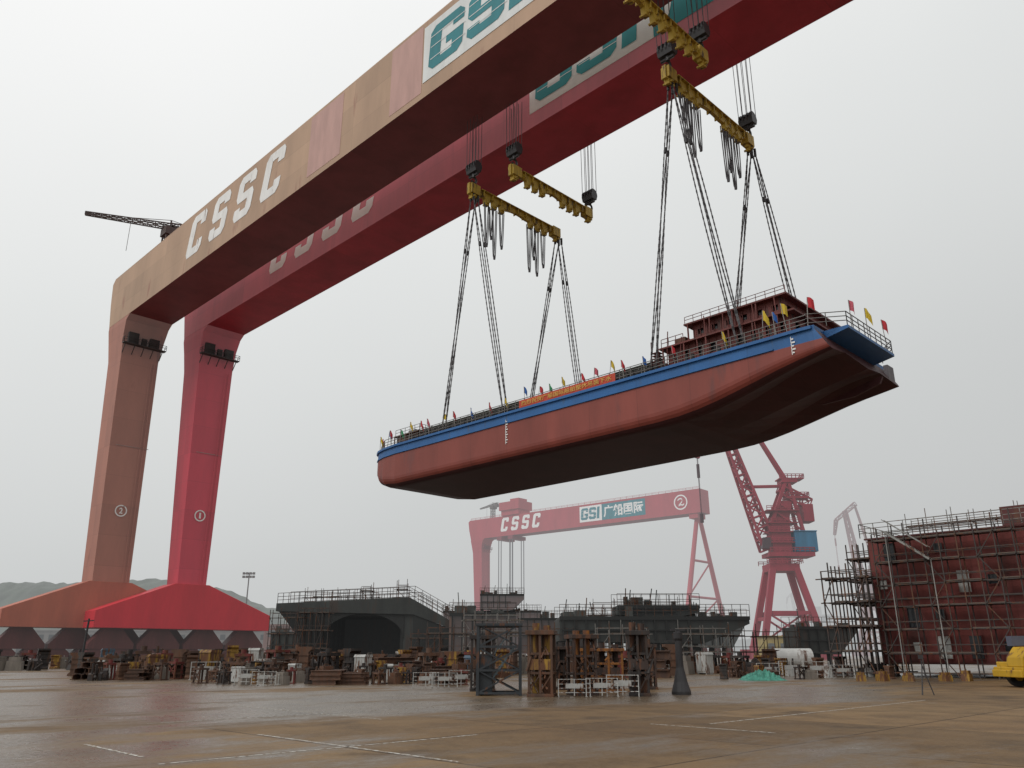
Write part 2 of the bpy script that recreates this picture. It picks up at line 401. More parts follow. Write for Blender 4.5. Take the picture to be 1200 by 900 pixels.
    for ch, a, b in (('G', .05, .37), ('S', .41, .73), ('I', .77, .88)):
        glyph(ch, px0+pw*a, px0+pw*b, 73.5, 80.1, y0-.1, panel['t'], r, .08)
        mm = MB()
        for z in (75.1, 77.0, 78.6): mm.add([(px0+pw*a+.5,y0-.13,z),(px0+pw*b+.6,y0-.13,z),(px0+pw*b+.6,y0-.13,z+.12),(px0+pw*a+.5,y0-.13,z+.12)], [(0,1,2,3)])
        if ch != 'I': mm.build('letter_stripe', panel['w'], r)
    text('广船国际', 'lettering', px1+1.2, px2-1.2, 73.6, 80.2, panel['w'], r, at=y0-.1, bold=.03)
    for a, b in pinks:
        m = MB(); m.box(a, b, y0-.03, y0-.005, 71.0, 81.8); m.build('repainted_patch', mat('faded_pink_paint', (0.50, 0.30, 0.26), var=.12), r)
    if number:
        zc = 29; t = (zc-14.5)/47
        lx = leg_b[1]*(1-t)+leg_m[1]*t+.22; yc2 = (leg_b[2]+leg_b[3])/2 - .3
        m = MB()
        for i in range(24):
            t0, t1 = 2*math.pi*i/24, 2*math.pi*(i+1)/24
            m.add([(lx, yc2+math.cos(t)*q, zc+math.sin(t)*q) for t, q in ((t0,1.2),(t1,1.2),(t1,.95),(t0,.95))], [(0,1,2,3)])
        m.build('number_ring', white, r)
        text(number, 'number_lettering', yc2-(.35 if number == '2' else .2), yc2+(.35 if number == '2' else .2), zc-.6, zc+.6, white, r, plane='side', at=lx, bold=.03)
    if logo:
        m = MB()
        for i in range(28):
            t0, t1 = 2*math.pi*i/28, 2*math.pi*(i+1)/28
            m.add([(logo+math.cos(t)*q, y0-.08, 76.4+math.sin(t)*q) for t, q in ((t0,4.0),(t1,4.0),(t1,3.3),(t0,3.3))], [(0,1,2,3)])
        # two swooping curved strokes inside the ring
        def stroke(pts, wd):
            for (a0, c0), (a1, c1) in zip(pts[:-1], pts[1:]):
                m.add([(logo+a0,y0-.08,76.4+c0-wd),(logo+a1,y0-.08,76.4+c1-wd),(logo+a1,y0-.08,76.4+c1+wd),(logo+a0,y0-.08,76.4+c0+wd)], [(0,1,2,3)])
        stroke([(-1.7,1.1),(-.8,1.8),(.4,1.9),(1.1,1.1),(.7,.1),(-.2,-.7),(-1.1,-1.4)], .38)
        stroke([(-1.3,-1.6),(0,-1.3),(1.2,-1.6),(2.0,-1.1)], .36)
        m.build('round_emblem', panel['w'], r)
    m = MB()
    m.bar((leg_b[1]+.25, leg_b[3]-.8, 15), (leg_m[1]+.3, leg_m[3]-.8, 61), .18); m.bar((leg_b[1]+.3, leg_b[3]-1.5, 15), (leg_m[1]+.3, leg_m[3]-1.5, 61), .10)
    m.build('leg_ladder', legm, r)
    m = MB()
    for z in (42.3,):
        t = (z-14.5)/47; xx = leg_b[1]*(1-t)+leg_m[1]*t
        m.box(xx-.1, xx+.1, leg_b[2]+.2, leg_b[3]-.2, z, z+.09)
    m.build('leg_band', mat('pale_band', (.4,.3,.28)) if not far else legm, r)
    return r

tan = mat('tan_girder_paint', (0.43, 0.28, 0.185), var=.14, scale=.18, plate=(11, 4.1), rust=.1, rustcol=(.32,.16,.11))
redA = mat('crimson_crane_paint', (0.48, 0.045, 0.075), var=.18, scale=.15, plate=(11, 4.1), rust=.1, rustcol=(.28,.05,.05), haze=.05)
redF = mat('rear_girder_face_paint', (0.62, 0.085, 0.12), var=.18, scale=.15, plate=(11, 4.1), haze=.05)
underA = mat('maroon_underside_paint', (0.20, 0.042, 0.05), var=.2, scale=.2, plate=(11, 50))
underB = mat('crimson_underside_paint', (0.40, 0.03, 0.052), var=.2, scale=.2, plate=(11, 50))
brownleg = mat('brown_leg_paint', (0.38, 0.145, 0.095), var=.13, scale=.2, plate=(50, 6), rust=.1, rustcol=(.26,.09,.06), haze=.05)  # the faint haze glow also brightens the near legs and carriages
brownbase = mat('rust_red_carriage_paint', (0.40, 0.10, 0.05), var=.2, scale=.25, haze=.05)
redleg = mat('crimson_leg_paint', (0.60, 0.032, 0.065), var=.13, scale=.2, plate=(50, 6), haze=.05)
redbase = mat('red_carriage_paint', (0.60, 0.02, 0.035), var=.15, scale=.25, haze=.04)
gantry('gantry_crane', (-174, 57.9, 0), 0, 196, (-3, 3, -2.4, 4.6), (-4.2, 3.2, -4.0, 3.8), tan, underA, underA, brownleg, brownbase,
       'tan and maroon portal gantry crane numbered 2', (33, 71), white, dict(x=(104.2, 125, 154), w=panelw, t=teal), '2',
       pinks=((76, 85), (97, 103.9)), rear=mat('pale_tan_bounce_face', (.6, .5, .42), var=.1))  # unseen rear face made paler to bounce fill light onto the rear girder
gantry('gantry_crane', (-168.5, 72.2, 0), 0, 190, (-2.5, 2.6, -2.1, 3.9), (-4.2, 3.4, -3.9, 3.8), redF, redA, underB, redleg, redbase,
       'crimson portal gantry crane numbered 1 beside its twin', (33, 71), whiteb,
       dict(x=(104.2, 125, 154), w=mat('brightened_sign_panel', (.9,.92,.91), var=.05), t=mat('brightened_teal', (.03,.34,.38), var=.1)), '1',  # sign colours lightened too, against the shade between the girders
       ygir=(-4.4, 4.3), trolleys=(103, 131))
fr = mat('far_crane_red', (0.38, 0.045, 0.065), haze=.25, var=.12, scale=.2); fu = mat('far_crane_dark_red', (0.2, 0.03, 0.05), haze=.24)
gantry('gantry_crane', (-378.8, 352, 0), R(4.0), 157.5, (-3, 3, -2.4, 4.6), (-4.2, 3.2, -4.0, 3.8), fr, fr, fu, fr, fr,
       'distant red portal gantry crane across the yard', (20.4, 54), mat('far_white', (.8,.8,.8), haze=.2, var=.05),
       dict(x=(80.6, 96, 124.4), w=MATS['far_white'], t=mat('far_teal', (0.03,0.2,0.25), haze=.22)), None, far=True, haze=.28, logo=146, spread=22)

# ------------------------------------------------------------------ lifting beams, hooks, slings
yel = mat('yellow_beam_paint', (0.42, 0.28, 0.035), var=.25, scale=.9, rust=.45, rustcol=(.12,.075,.03))
rope = mat('wire_rope_steel', (0.09, 0.085, 0.09), var=.3, scale=2, rough=.5)
dark = mat('black_grease_steel', (0.035, 0.033, 0.035), var=.3, scale=2, rough=.45)
ropep = mat('synthetic_sling_grey', (0.115, 0.11, 0.115), var=.5, scale=3, streak=False)
def lifting_beam(x, ya, yb, z):
    r = root('lifting_beam', (x, (ya+yb)/2, z), 0, 'yellow steel lifting beam hung between the gantry girders', 'lifting beam', 'yellow lifting beams')
    h = (yb-ya)/2
    lugs = [-h+.7, -h+3.2, -h+4.6, -h+6, h-6, h-4.6, h-3.2, h-.7]
    m = MB(); low = []
    low.append((-h, -.85)); low.append((-h+1.3, -1.0))
    for a, b in zip(lugs[:-1], lugs[1:]):      # scalloped lower edge between the lugs
        for t in (.2, .35, .5, .65, .8):
            yy = a+(b-a)*t
            if yy > -h+1.4 and yy < h-1.4: low.append((yy, -.82+.52*math.sin(math.pi*t)))
    low.append((h-1.3, -1.0)); low.append((h, -.85))
    m.prism(low+[(h,.75),(h-1.2,.9),(h-2.1,.42),(-h+2.1,.42),(-h+1.2,.9),(-h,.75)], 'x', -.22, .22)
    for k in range(9):
        y = -h+2.4+k*(2*h-4.8)/8; m.box(-.5, .5, y-.06, y+.06, -.38, .44)
    m.box(-.55,.55,-h+2.0,h-2.0,.36,.47)
    for sg in (-1, 1): m.box(-.5, .5, sg*(h-.95)-.75, sg*(h-.95)+.75, -.7, .7)
    m.build('beam_body', yel, r, bevel=.02)
    m = MB(); m.prism([(-.42,-.3),(.42,-.3),(.28,-1.35),(-.28,-1.35)], 'x', -.28, .28); m.bar((-.6,0,-1.05),(.6,0,-1.05),.28,n=8)
    me = m.mesh('sling_lug', yel)
    for y in lugs: inst('sling_lug', me, r, (0, y, 0))
    return r
def hook(x, y, z, top):
    r = root('hook_block', (x, y, z), 0, 'black crane hook block on steel hoisting ropes', 'hook block', 'crane hook blocks')
    m = MB()
    for a in (-.7, -.25, .25, .7): m.wheel((a, 0, 2.3), .75, .2, 'x', n=18)
    m.prism([(-.45,2.6),(.45,2.6),(.65,2.1),(.45,1.4),(-.45,1.4),(-.65,2.1)], 'x', -.9, .9)
    m.bar((0,0,1.6),(0,0,.8),.5,n=8)
    pts = [(0, .45*math.cos(t), .45+.45*math.sin(t)) for t in [R(a) for a in range(90, -151, -24)]]
    m.path(pts, .3, n=6); m.bar((-.8,0,1.1),(.8,0,1.1),.4,n=8)
    m.build('hook', dark, r)
    m = MB()
    for a in (-.85, -.3, .3, .85):
        for b in (-.5, .5): m.bar((a, b, 2.4), (a*1.15, b*.9, top-z), .055)
    m.build('hoisting_rope', rope, r)
A1, A2, B1, B2 = (-68, 60, 77.6, 58.9), (-62, 61.6, 77.6, 59.6), (-37.4, 59.7, 77.6, 59.0), (-34, 48.6, 62.3, 59.9)
for bx_, a, b, z in (A1, A2, B1, B2): lifting_beam(bx_, a, b, z)
for x_, y_, z_ in ((-68, 60.9, 60.0), (-62, 62.4, 60.6), (-62, 77.4, 60.4), (-37.4, 60.6, 60.0), (-37.4, 77.3, 60.0), (-34, 61.6, 60.8), (-34, 49.6, 60.8)):
    hook(x_, y_, z_, 84 if y_ > 70 else 69.9)

def sling(p, q, strands=2, sp=.32):
    p = Vector(p); q = Vector(q); m = MB(); d = (q-p).normalized()
    for k in range(strands):
        o = (k-(strands-1)/2)*sp; pts = []; n = 12
        for i in range(n+1):
            t = i/n; c = p.lerp(q, t)-p; wob = math.sin(t*math.pi)
            pts.append(c+Vector((o*wob*1.2, o*.35*wob, -.25*wob)))
        m.path(pts, .12, n=5)
        for i in range(40):
            t = (i+.5)/40; wob = math.sin(t*math.pi); c = p.lerp(q, t)-p+Vector((o*wob*1.2, o*.35*wob, -.25*wob))
            m.bar(c-d*.17, c+d*.17, .155, i % 2, n=5)
    for t in (.24,):
        c = p.lerp(q, t)-p; m.bar(c-d*.3, c+d*.3, .34, 1, n=6)
    m.bar((0,0,.5),(0,0,-.5),.34,1,n=6)
    e = q-p; m.bar(e+Vector((0,0,.5)), e, .3, 1, n=6)
    o = m.build('lifting_sling', [ropep, dark], loc=p)
    tag(o, 'taut grey wire lifting sling from yellow beam to deck', 'lifting sling', 'taut lifting slings')
DZ = 27.6
for bx_ in (-68, -37.4):
    for y_, yd in ((60.7, 61.5), (77.0, 75.6)):
        for sgn in (-1, 1):
            for dd in (0, 1.0):
                dx = 5.1 if bx_ < -60 else 4.4
                sling((bx_+sgn*.25, y_+dd*.8, 57.8), (bx_+sgn*dx+dd*.7*sgn, yd, DZ), 2, .3)
def loop(x, y, z, ln, wd):
    m = MB()
    for s_ in (0, .22):
        pts = []
        for i in range(17):
            t = i/16; a = (t-.5)*2
            pts.append((s_, a*wd*(1-.3*math.cos(a*1.5)), -ln*(1-abs(a)**2.6)-s_*2))
        m.path(pts, .13, n=5)
    m.bar((.1, 0, -ln*.98), (.1, .05, -ln*.98-.5), .3, n=6)
    o = m.build('hanging_rope_loop', [rope], loc=(x, y, z))
    tag(o, 'slack wire rope loop hanging from the yellow beam', 'wire rope', 'slack rope loops')
for bx_, ya in ((-68, 60), (-37.4, 59.7)):
    for yy, ln in ((ya+3.2, 6.2), (ya+4.0, 5.0), (ya+4.6, 7.2), (ya+5.9, 5.8), (ya+11.2, 6.8), (ya+12.1, 4.8), (ya+12.7, 7.4), (ya+14.0, 5.2)):
        loop(bx_, yy, 57.9, ln+random.uniform(-.5,.5), .36)

# ------------------------------------------------------------------ ship
hullred = mat('hull_red_paint', (0.24, 0.053, 0.038), var=.2, scale=.25, plate=(6, 50), rust=.2, rustcol=(.17,.05,.042), rough=.5)
hullshade = mat('hull_bottom_shade', (0.065, 0.018, 0.02), var=.25, scale=.25, plate=(6, 50))  # hull red darkened: shade under the ship painted into the colour
blue = mat('hull_blue_paint', (0.02, 0.12, 0.33), var=.14, scale=.4, plate=(6, 50), rough=.45, rust=.15, rustcol=(.05,.1,.2))
deckg = mat('deck_primer', (0.12, 0.09, 0.08), var=.3)
sup = mat('red_oxide_primer', (0.14, 0.034, 0.028), var=.3, scale=.7, rust=.35, rustcol=(.07,.03,.025))
brn = mat('brown_primer', (0.12, 0.055, 0.035), var=.3, scale=.7, rust=.35)
glass = mat('dark_window_glass', (0.02, 0.022, 0.025), rough=.15, var=.05)
railm = mat('grey_railing_paint', (0.16, 0.15, 0.14), var=.3)
ship = root('ship', (-56, 68.6, 22.0), 0, 'red and blue cargo barge hull hanging from lifting slings', 'ship')
NB = 6
def hull_ring(s, b, zb, rb, rake=0.0, arch=0.0, zd=5.5):
    zmid = max(4.15, min(zb+rb+.08, 5.0))
    half = [(b*.999, zd), (b, zmid+.02), (b, zmid)]
    zs = min(zb+rb, zmid-.05)
    for i in range(NB+1):
        t = i/NB*math.pi/2
        half.append((b-rb*(1-math.cos(t)), zb+(zs-zb)*(1-math.sin(t))))
    half.append((b*.5, zb+arch))
    X = lambda z: s+rake*(zd-z)/(zd-zb)
    return [(X(z), -y, z) for y, z in half]+[(X(zb), 0, zb)]+[(X(z), y, z) for y, z in reversed(half)]
st = [(-33.4, 4.6, 3.8, .25), (-33.1, 5.2, 2.8, .6), (-32.4, 6.0, 1.8, 1.0), (-31.2, 6.7, .95, 1.2), (-29.4, 7.2, .35, 1.3), (-26.5, 7.5, 0, 1.2), (-10, 7.5, 0, 1.15), (5, 7.5, 0, 1.15),
      (14, 7.5, .03, 1.2), (16.5, 7.5, .14, 1.25), (18.5, 7.5, .36, 1.3, 0, .1), (20.5, 7.5, .72, 1.3, 0, .25), (22.5, 7.5, 1.18, 1.25, 0, .45), (24.5, 7.5, 1.68, 1.15, 0, .65), (26.5, 7.5, 2.2, 1.0, 0, .85), (28.0, 7.5, 2.6, .85, .3, .9), (29.3, 7.5, 2.95, .65, .8, .8), (30.0, 7.45, 3.2, .5, 1.35, .6)]
rings = [hull_ring(*q) for q in st]
half_m = [1, 1, 0]+[0, 0, 0, 2, 2, 2]+[2, 2]  # painted underside shade starts halfway round the bilge
rm = half_m+list(reversed(half_m))+[3]
rm = rm[:len(rings[0])-1]+[3]
m = MB(); m.loft(rings, m=0, rowm=rm)
m.m[-1] = 2
ho = m.build('hull', [hullred, blue, hullshade, deckg], ship)
m = MB()
for sg in (-1, 1):
    m.path([(q[0], sg*(q[1]+.09), 5.3) for q in st], .28)
    m.path([(q[0], sg*(q[1]+.07), 4.25) for q in st[2:-3]], .14)
m.prism([(29.9, 4.7), (29.9, 5.45), (32.3, 5.45), (32.3, 5.2)], 'y', -5.6, 4.2); m.box(29.9, 30.2, -7.45, 7.45, 5.05, 5.5)
m.build('rubbing_strake', blue, ship)
fin = mat('grey_fin_primer', (.16,.15,.16))
m = MB(); m.box(30.6, 31.0, 5.9, 7.3, 3.4, 5.2); m.build('rudder', fin, ship)
m = MB(); m.prism([(25.5, 1.9), (30.8, 3.3), (31.3, 3.3), (31.0, 2.7), (28.6, 2.0)], 'y', 3.2, 3.5); m.build('skeg', hullshade, ship)
for sx_, k, z0_ in ((-6.0, 9, 1.9), (28.2, 5, 3.45)):
    m = MB()
    for i in range(k):
        m.box(sx_, sx_+(.28 if i % 2 else .16), -7.575, -7.51, z0_+i*.30, z0_+i*.30+.13)
    m.box(sx_-.08, sx_-.03, -7.57, -7.51, z0_-.1, z0_+k*.30)
    m.build('draught_marks', white, ship)
m = MB()
m.box(-23, 14, -5.9, -5.6, 5.5, 6.9); m.box(-23, 14, 5.6, 5.9, 5.5, 6.9); m.box(-23, -22.7, -5.6, 5.6, 5.5, 6.9); m.box(13.7, 14, -5.6, 5.6, 5.5, 6.9)
for k in range(38): m.prism([(-6.6,5.5),(-5.9,5.5),(-5.9,6.8),(-6.1,6.8)], 'x', -22.5+k*.97, -22.42+k*.97)
m.box(-23.2, 14.2, -6.15, -5.5, 6.9, 7.0); m.box(-23.2, 14.2, 5.5, 6.15, 6.9, 7.0)
m.build('hatch_coaming', mat('coaming_grey', (0.08, 0.085, 0.07), var=.3), ship)
m = MB()
for sg in (-1, 1):
    m.rail([(-33.0, sg*5.1, 5.5), (-29.5, sg*7.1, 5.5), (-22, sg*7.35, 5.5), (14, sg*7.35, 5.5), (29.5, sg*7.3, 5.5)], 1.1, .06, 1.3, (1, .66, .33))
m.rail([(29.5, -7.3, 5.5), (32.2, -5.5, 5.5), (32.2, 4.1, 5.5), (29.7, 7.2, 5.5)], 1.2, .06, 1.2, (1, .66, .33))
m.build('deck_railing', railm, ship)
bme = MB()
for d in (0, .7): bme.bar((d, 0, 0), (d, 0, .75), .35, n=8)
bme.box(-.3, 1.0, -.2, .2, 0, .12); bme = bme.mesh('mooring_bollard', darkst)
for k in range(16): inst('mooring_bollard', bme, ship, (-28+k*3.5, -6.85 if k else -6.0, 5.51))
m = MB(); m.bar((-24, -6.7, 6.0), (14, -6.7, 6.0), .18, n=6); m.bar((-24, -6.5, 6.35), (14, -6.5, 6.35), .12, n=6); m.build('deck_pipe', darkst, ship)
def tier(name, x0, x1, yh, z0, z1, wins, mm=sup, slot=(.8, .5), roof=True, ov=.7):
    m = MB(); zt0, zt1 = z0+slot[0], z1-slot[1]; t = .12
    for sg in (-1, 1):
        a, b = (sg*yh-t/2, sg*yh+t/2)
        m.box(x0, x1, a, b, z0, zt0); m.box(x0, x1, a, b, zt1, z1)
        n = wins; w_ = (x1-x0)/n
        for i in range(n):
            m.box(x0+i*w_, x0+i*w_+w_*.3, a, b, zt0, zt1); m.box(x0+i*w_+w_*.7, x0+(i+1)*w_, a, b, zt0, zt1)
    for xx in (x0, x1):
        a, b = xx-t/2, xx+t/2
        m.box(a, b, -yh, yh, z0, zt0); m.box(a, b, -yh, yh, zt1, z1)
        n = 5; w_ = 2*yh/n
        for i in range(n):
            m.box(a, b, -yh+i*w_, -yh+i*w_+w_*.3, zt0, zt1); m.box(a, b, -yh+i*w_+w_*.7, -yh+(i+1)*w_, zt0, zt1)
    if roof: m.box(x0-ov, x1+ov, -yh-ov, yh+ov, z1, z1+.16)
    for k in range(int((x1-x0)/.75)+1):
        m.box(x0+k*.75-.03, x0+k*.75+.03, -yh-.14, -yh-.06, z0, z1)
    for k in range(int((x1-x0)/2.4)+1): m.bar((x0+k*2.4-.3, -yh-ov+.1, z0), (x0+k*2.4-.3, -yh-ov+.1, z1), .12)
    o = m.build(name, mm, ship)
    m = MB(); m.box(x0+.3, x1-.3, -yh+.25, yh-.25, z0, z1-.1); m.build('window_void', glass, o)
    return o
tier('deckhouse', 15.0, 27.6, 5.9, 5.5, 7.75, 9)
tier('deckhouse_upper', 17.6, 26.8, 5.3, 7.91, 9.75, 6)
m = MB(); m.box(20.2, 22.6, -4.4, 0, 9.91, 10.6); m.box(23.6, 25.4, -4.6, -2, 9.91, 10.3); m.box(15.4, 16.6, -5.4, -3.4, 7.91, 8.9); m.build('roof_casing', brn, ship)
m = MB(); m.rail([(14.5,-6.4,7.91),(17.0,-6.4,7.91)], .9, .05, .7); m.rail([(17.0,-5.9,9.91),(27.4,-5.9,9.91)], .7, .045, .9)
for k in range(8): a = 14.9+k*1.7+random.uniform(-.5,.5); m.bar((a,-6.5,5.5),(a+random.uniform(-.4,.4),-6.5,8.0+random.uniform(.4,2.2)),.07)
m.build('deckhouse_railing', sup, ship)
m = MB(); m.bar((21, 2, 9.9), (21, 2, 11.6), .14); m.bar((20.2, 2, 11.2), (21.8, 2, 11.2), .08); m.build('mast', sup, ship)
m = MB()
for k in range(8): m.box(13.3, 14.1, -6.4, -5.6, 5.6+k*.3, 5.65+k*.3)
m.bar((13.3, -6.4, 5.5), (13.3, -6.4, 8.9), .07); m.bar((14.1, -6.4, 5.5), (14.1, -6.4, 8.9), .07)
m.build('stair_flight', sup, ship)
tier('windlass_house', -30.0, -25.4, 4.6, 5.5, 7.5, 4, brn, ov=.4)
m = MB(); m.wheel((-31.5, -2.6, 6.2), .55, 1.4, 'y'); m.wheel((-31.5, 2.6, 6.2), .55, 1.4, 'y'); m.bar((-31.5,-3.6,6.2),(-31.5,3.6,6.2),.2,n=8); m.box(-31.9, -31.0, -3.8, 3.8, 5.5, 5.7); m.build('windlass', darkst, ship)
m = MB(); m.bar((-29, 0, 7.6), (-29, 0, 9.6), .14); m.rail([(-30.4,-4.7,7.66),(-25.2,-4.7,7.66),(-25.2,4,7.66)], .9, .05, .9); m.box(-28.5,-27,-4,-1,7.66,8.3); m.build('bow_mast', railm, ship)
m = MB(); m.box(-33.3, -32.9, -4.9, -4.3, 3.0, 4.2); m.wheel((-33.7, -4.0, 4.4), .5, .5, 'y'); m.wheel((-33.5, -4.7, 2.9), .35, .5, 'y')
m.build('anchor', darkst, ship)
bn = root('banner', (-60, 61.12, 27.55), 0, 'orange red slogan banner tied to the ship railing', 'banner')
m = MB(); n = 40
for i in range(n):
    a, b = i/n*13.5, (i+1)/n*13.5; f = lambda q: -.03*math.sin(q*3.1)-.02*math.sin(q*7)
    m.add([(a, f(a), 0), (b, f(b), 0), (b, f(b), .85), (a, f(a), .85)], [(0,1,2,3)])
m.build('banner_cloth', mat('banner_red_cloth', (0.50, 0.06, 0.025), var=.1), bn)
text('热烈祝贺广船国际船舶整体吊装下水', 'lettering', .4, 13.1, .15, .70, mat('gold_lettering', (0.62, 0.38, 0.08), var=.05), bn, at=-.08, bold=.01)
cols = {'red': (0.50, .02, .03), 'yellow': (.6, .43, .03), 'blue': (.02, .12, .42), 'green': (.03, .30, .12), 'pink': (.55, .10, .14)}
fm = {k: mat(k+'_flag_cloth', v, var=.08) for k, v in cols.items()}
polem = mat('flag_pole_paint', (.3, .28, .26), var=.1)
def flag(x, y, z, col, h=2.3, sz=.85):
    r = root('flag', (x, y, z), random.uniform(-.6, .6)+R(20), 'small %s flag on a thin pole at the ship rail' % col, 'flag', 'coloured flags along the ship rail')
    lx = random.uniform(-.35, .35)
    m = MB(); m.bar((0,0,0), (lx, 0, h), .05); m.build('flag_pole', polem, r)
    m = MB(); nx = 6; dr = random.uniform(.3, .9)
    for i in range(nx):
        for j in range(3):
            def P(a, b):
                a /= nx; b /= 3
                return (lx+a*sz*.6, .14*math.sin(a*7+b)*a, h-b*sz*1.2-a*a*dr)
            m.add([P(i,j), P(i+1,j), P(i+1,j+1), P(i,j+1)], [(0,1,2,3)])
    m.build('flag_cloth', fm[col], r, smooth=True)
seq = ['red','yellow','blue','red','green','yellow','red','pink','yellow','red','blue']
k = 0
for sx_ in [-32.6, -31.2, -29.6, -27.8, -26, -24, -22, -20, -17.5, -15, -12, -9, -6.5, -3.2, -1.4, .6, 2.6, 4.6, 6.6, 8.6, 10.5, 13, 16.5, 22, 26.8]:
    yy = -7.3 if sx_ > -29.5 else (-6.6 if sx_ > -31.8 else -5.4)
    flag(-56+sx_, 68.6+yy, 27.5, seq[k % 11], 2.1+random.uniform(-.3,.5), .62); k += 1
for xx, yy, cc in ((25.5,-7.2,'yellow'), (27.8,-7.3,'yellow'), (29.6,-7.2,'red'), (32.2,-4.6,'pink'), (32.2,-1.2,'yellow'), (32.2,3.0,'red')):
    flag(-56+xx, 68.6+yy, 27.5, cc, 2.8+random.uniform(-.3,.3), .8)

# ------------------------------------------------------------------ harbour (luffing) cranes
def luffing(loc, scale, redm, dkm, bluem, label, steep=False):
    r = root('luffing_crane', loc, R(45), label, 'crane', 'lattice luffing cranes'); r.scale = (scale*.9, scale*.9, scale)
    m = MB()
    for a in (-1, 1):
        for b in (-1, 1):
            m.bar((a*10.0, b*6, 0), (a*3.6, b*3.2, 24), 1.7, w2=1.8)
            m.box(a*10-3, a*10+3, b*6-1.2, b*6+1.2, 0, 2.6)
        m.bar((a*9.8, -6, 3), (a*9.8, 6, 3), 1.1); m.bar((a*7.2, -4.9, 10.5), (a*7.2, 4.9, 10.5), .9)
    for b in (-1, 1):
        m.bar((-6.9, b*4.6, 12), (6.9, b*4.6, 12), 1.0); m.bar((-9.3, b*5.7, 2.5), (6.9, b*4.6, 12), .5); m.bar((9.3, b*5.7, 2.5), (-6.9, b*4.6, 12), .5)
    m.box(-4.6, 4.6, -4, 4, 23.2, 25.2); m.wheel((0,0,26), 3.4, 2.0, 'z', n=20)
    m.rail([(-5.5,-4.6,25.2),(5.5,-4.6,25.2),(5.5,4.6,25.2),(-5.5,4.6,25.2)], 1.2, .18, 1.5)
    m.build('portal_frame', redm, r)
    m = MB()
    m.box(-4.4, 9.8, -4, 4, 27.2, 28.3); m.box(-2.6, 3.4, -2.6, 2.6, 28.4, 36.5); m.prism([(-2.6,36.5),(3.4,36.5),(5.2,43),(1.8,43)], 'y', -1.8, 1.8)
    for z in (31, 34, 36.5, 40): m.box(-3.6, 4.8+(z-31)*.2, -3.4, 3.4, z, z+.25); m.rail([(-3.6,-3.4,z+.25),(4.8+(z-31)*.2,-3.4,z+.25)], 1.1, .15, 1.3)
    m.rail([(-4,-4,28.4),(9.8,-4,28.4),(9.8,4,28.4)], 1.2, .18, 1.5)
    for a, b in (((-2.4,-2.4,36),(4.0,-1.6,49)), ((-2.4,2.4,36),(4.0,1.6,49)), ((8.6,-3,28),(4.6,-1.6,49)), ((8.6,3,28),(4.6,1.6,49))): m.bar(a, b, .95)
    for t in (.3, .5, .7, .87):
        m.bar(Vector((-2.4,-2.4,36)).lerp(Vector((4.0,-1.6,49)), t), Vector((8.6,-3,28)).lerp(Vector((4.6,-1.6,49)), t), .5)
    m.box(2.4, 7.4, -2.4, 2.4, 48.3, 49.3); m.rail([(1.8,-2.4,49.6),(9.6,-2.4,49.6),(9.6,2.4,49.6)], 1.1, .18, 1.2); m.box(1.8, 9.6, -2.5, 2.5, 49.3, 49.6)
    m.box(3.5, 10.6, -2.4, 2.4, 43.7, 44.3); m.rail([(3.5,-2.4,44.3),(10.6,-2.4,44.3),(10.6,2.4,44.3)], 1.1, .18, 1.2)
    m.lattice((2, 0, 47), (11, 0, 42), 2.4, 3.2, 4, .5)
    m.build('slewing_tower', redm, r)
    m = MB(); m.box(8.2, 11.4, -2.6, 2.6, 37, 42); m.build('luffing_counterweight', redm, r, bevel=.1)
    m = MB(); m.box(4.2, 11.0, -3.9, 3.9, 28.5, 34.0); m.box(4.0, 11.2, -4.1, 4.1, 34.0, 34.3); m.build('machine_room', bluem, r, bevel=.1)
    m = MB(); m.prism([(-6.2,29.4),(-3.4,29.4),(-3.4,32.4),(-5.6,32.4)], 'y', -3.6, -1.2); m.build('operator_cab', dkm, r)
    tip = Vector((-15.5, 0, 69)) if not steep else Vector((-9, 0, 76)); foot = Vector((-3.2, 0, 29.5))
    m = MB(); m.lattice(foot, tip, 4.4, 1.8, 13, .7); m.build('jib', redm, r)
    m = MB(); m.lattice(tip+Vector((7,0,4)), tip+Vector((-6,0,-5)), 2.2, 1.5, 6, .45)
    m.lattice(tip+Vector((-6,0,-5)), tip+Vector((-8,0,-13)), 1.7, 1.0, 4, .45); m.build('fly_jib', redm, r)
    m = MB()
    for sg in (-1, 1):
        m.bar((4.5, sg*1.2, 49), tip+Vector((6.5, sg*.6, 3.5)), .7); m.bar((3, sg*1.0, 47.5), foot.lerp(tip, .45)+Vector((0,sg,0)), .5)
    m.build('tie_bar', redm, r)
    m = MB()
    for q in (-.5, .5): m.bar(tip+Vector((-8, q, -13)), tip+Vector((-8, q, -30)), .14)
    m.bar(tip+Vector((-8,0,-15)), tip+Vector((-8,0,-19)), 1.0, n=8); m.bar(tip+Vector((-8,0,-29.5)), tip+Vector((-8,0,-32)), 1.2, n=8)
    m.build('hoisting_rope', dkm, r)
    return r
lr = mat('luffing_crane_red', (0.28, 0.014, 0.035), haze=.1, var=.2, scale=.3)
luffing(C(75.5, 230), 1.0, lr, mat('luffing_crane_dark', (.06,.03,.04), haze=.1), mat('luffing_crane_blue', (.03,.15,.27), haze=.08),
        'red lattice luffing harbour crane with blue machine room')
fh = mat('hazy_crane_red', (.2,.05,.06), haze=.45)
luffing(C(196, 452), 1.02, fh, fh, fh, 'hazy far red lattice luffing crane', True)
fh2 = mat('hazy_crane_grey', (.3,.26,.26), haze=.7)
luffing(C(262, 760), .7, fh2, fh2, fh2, 'faint distant luffing crane over the basin', True)

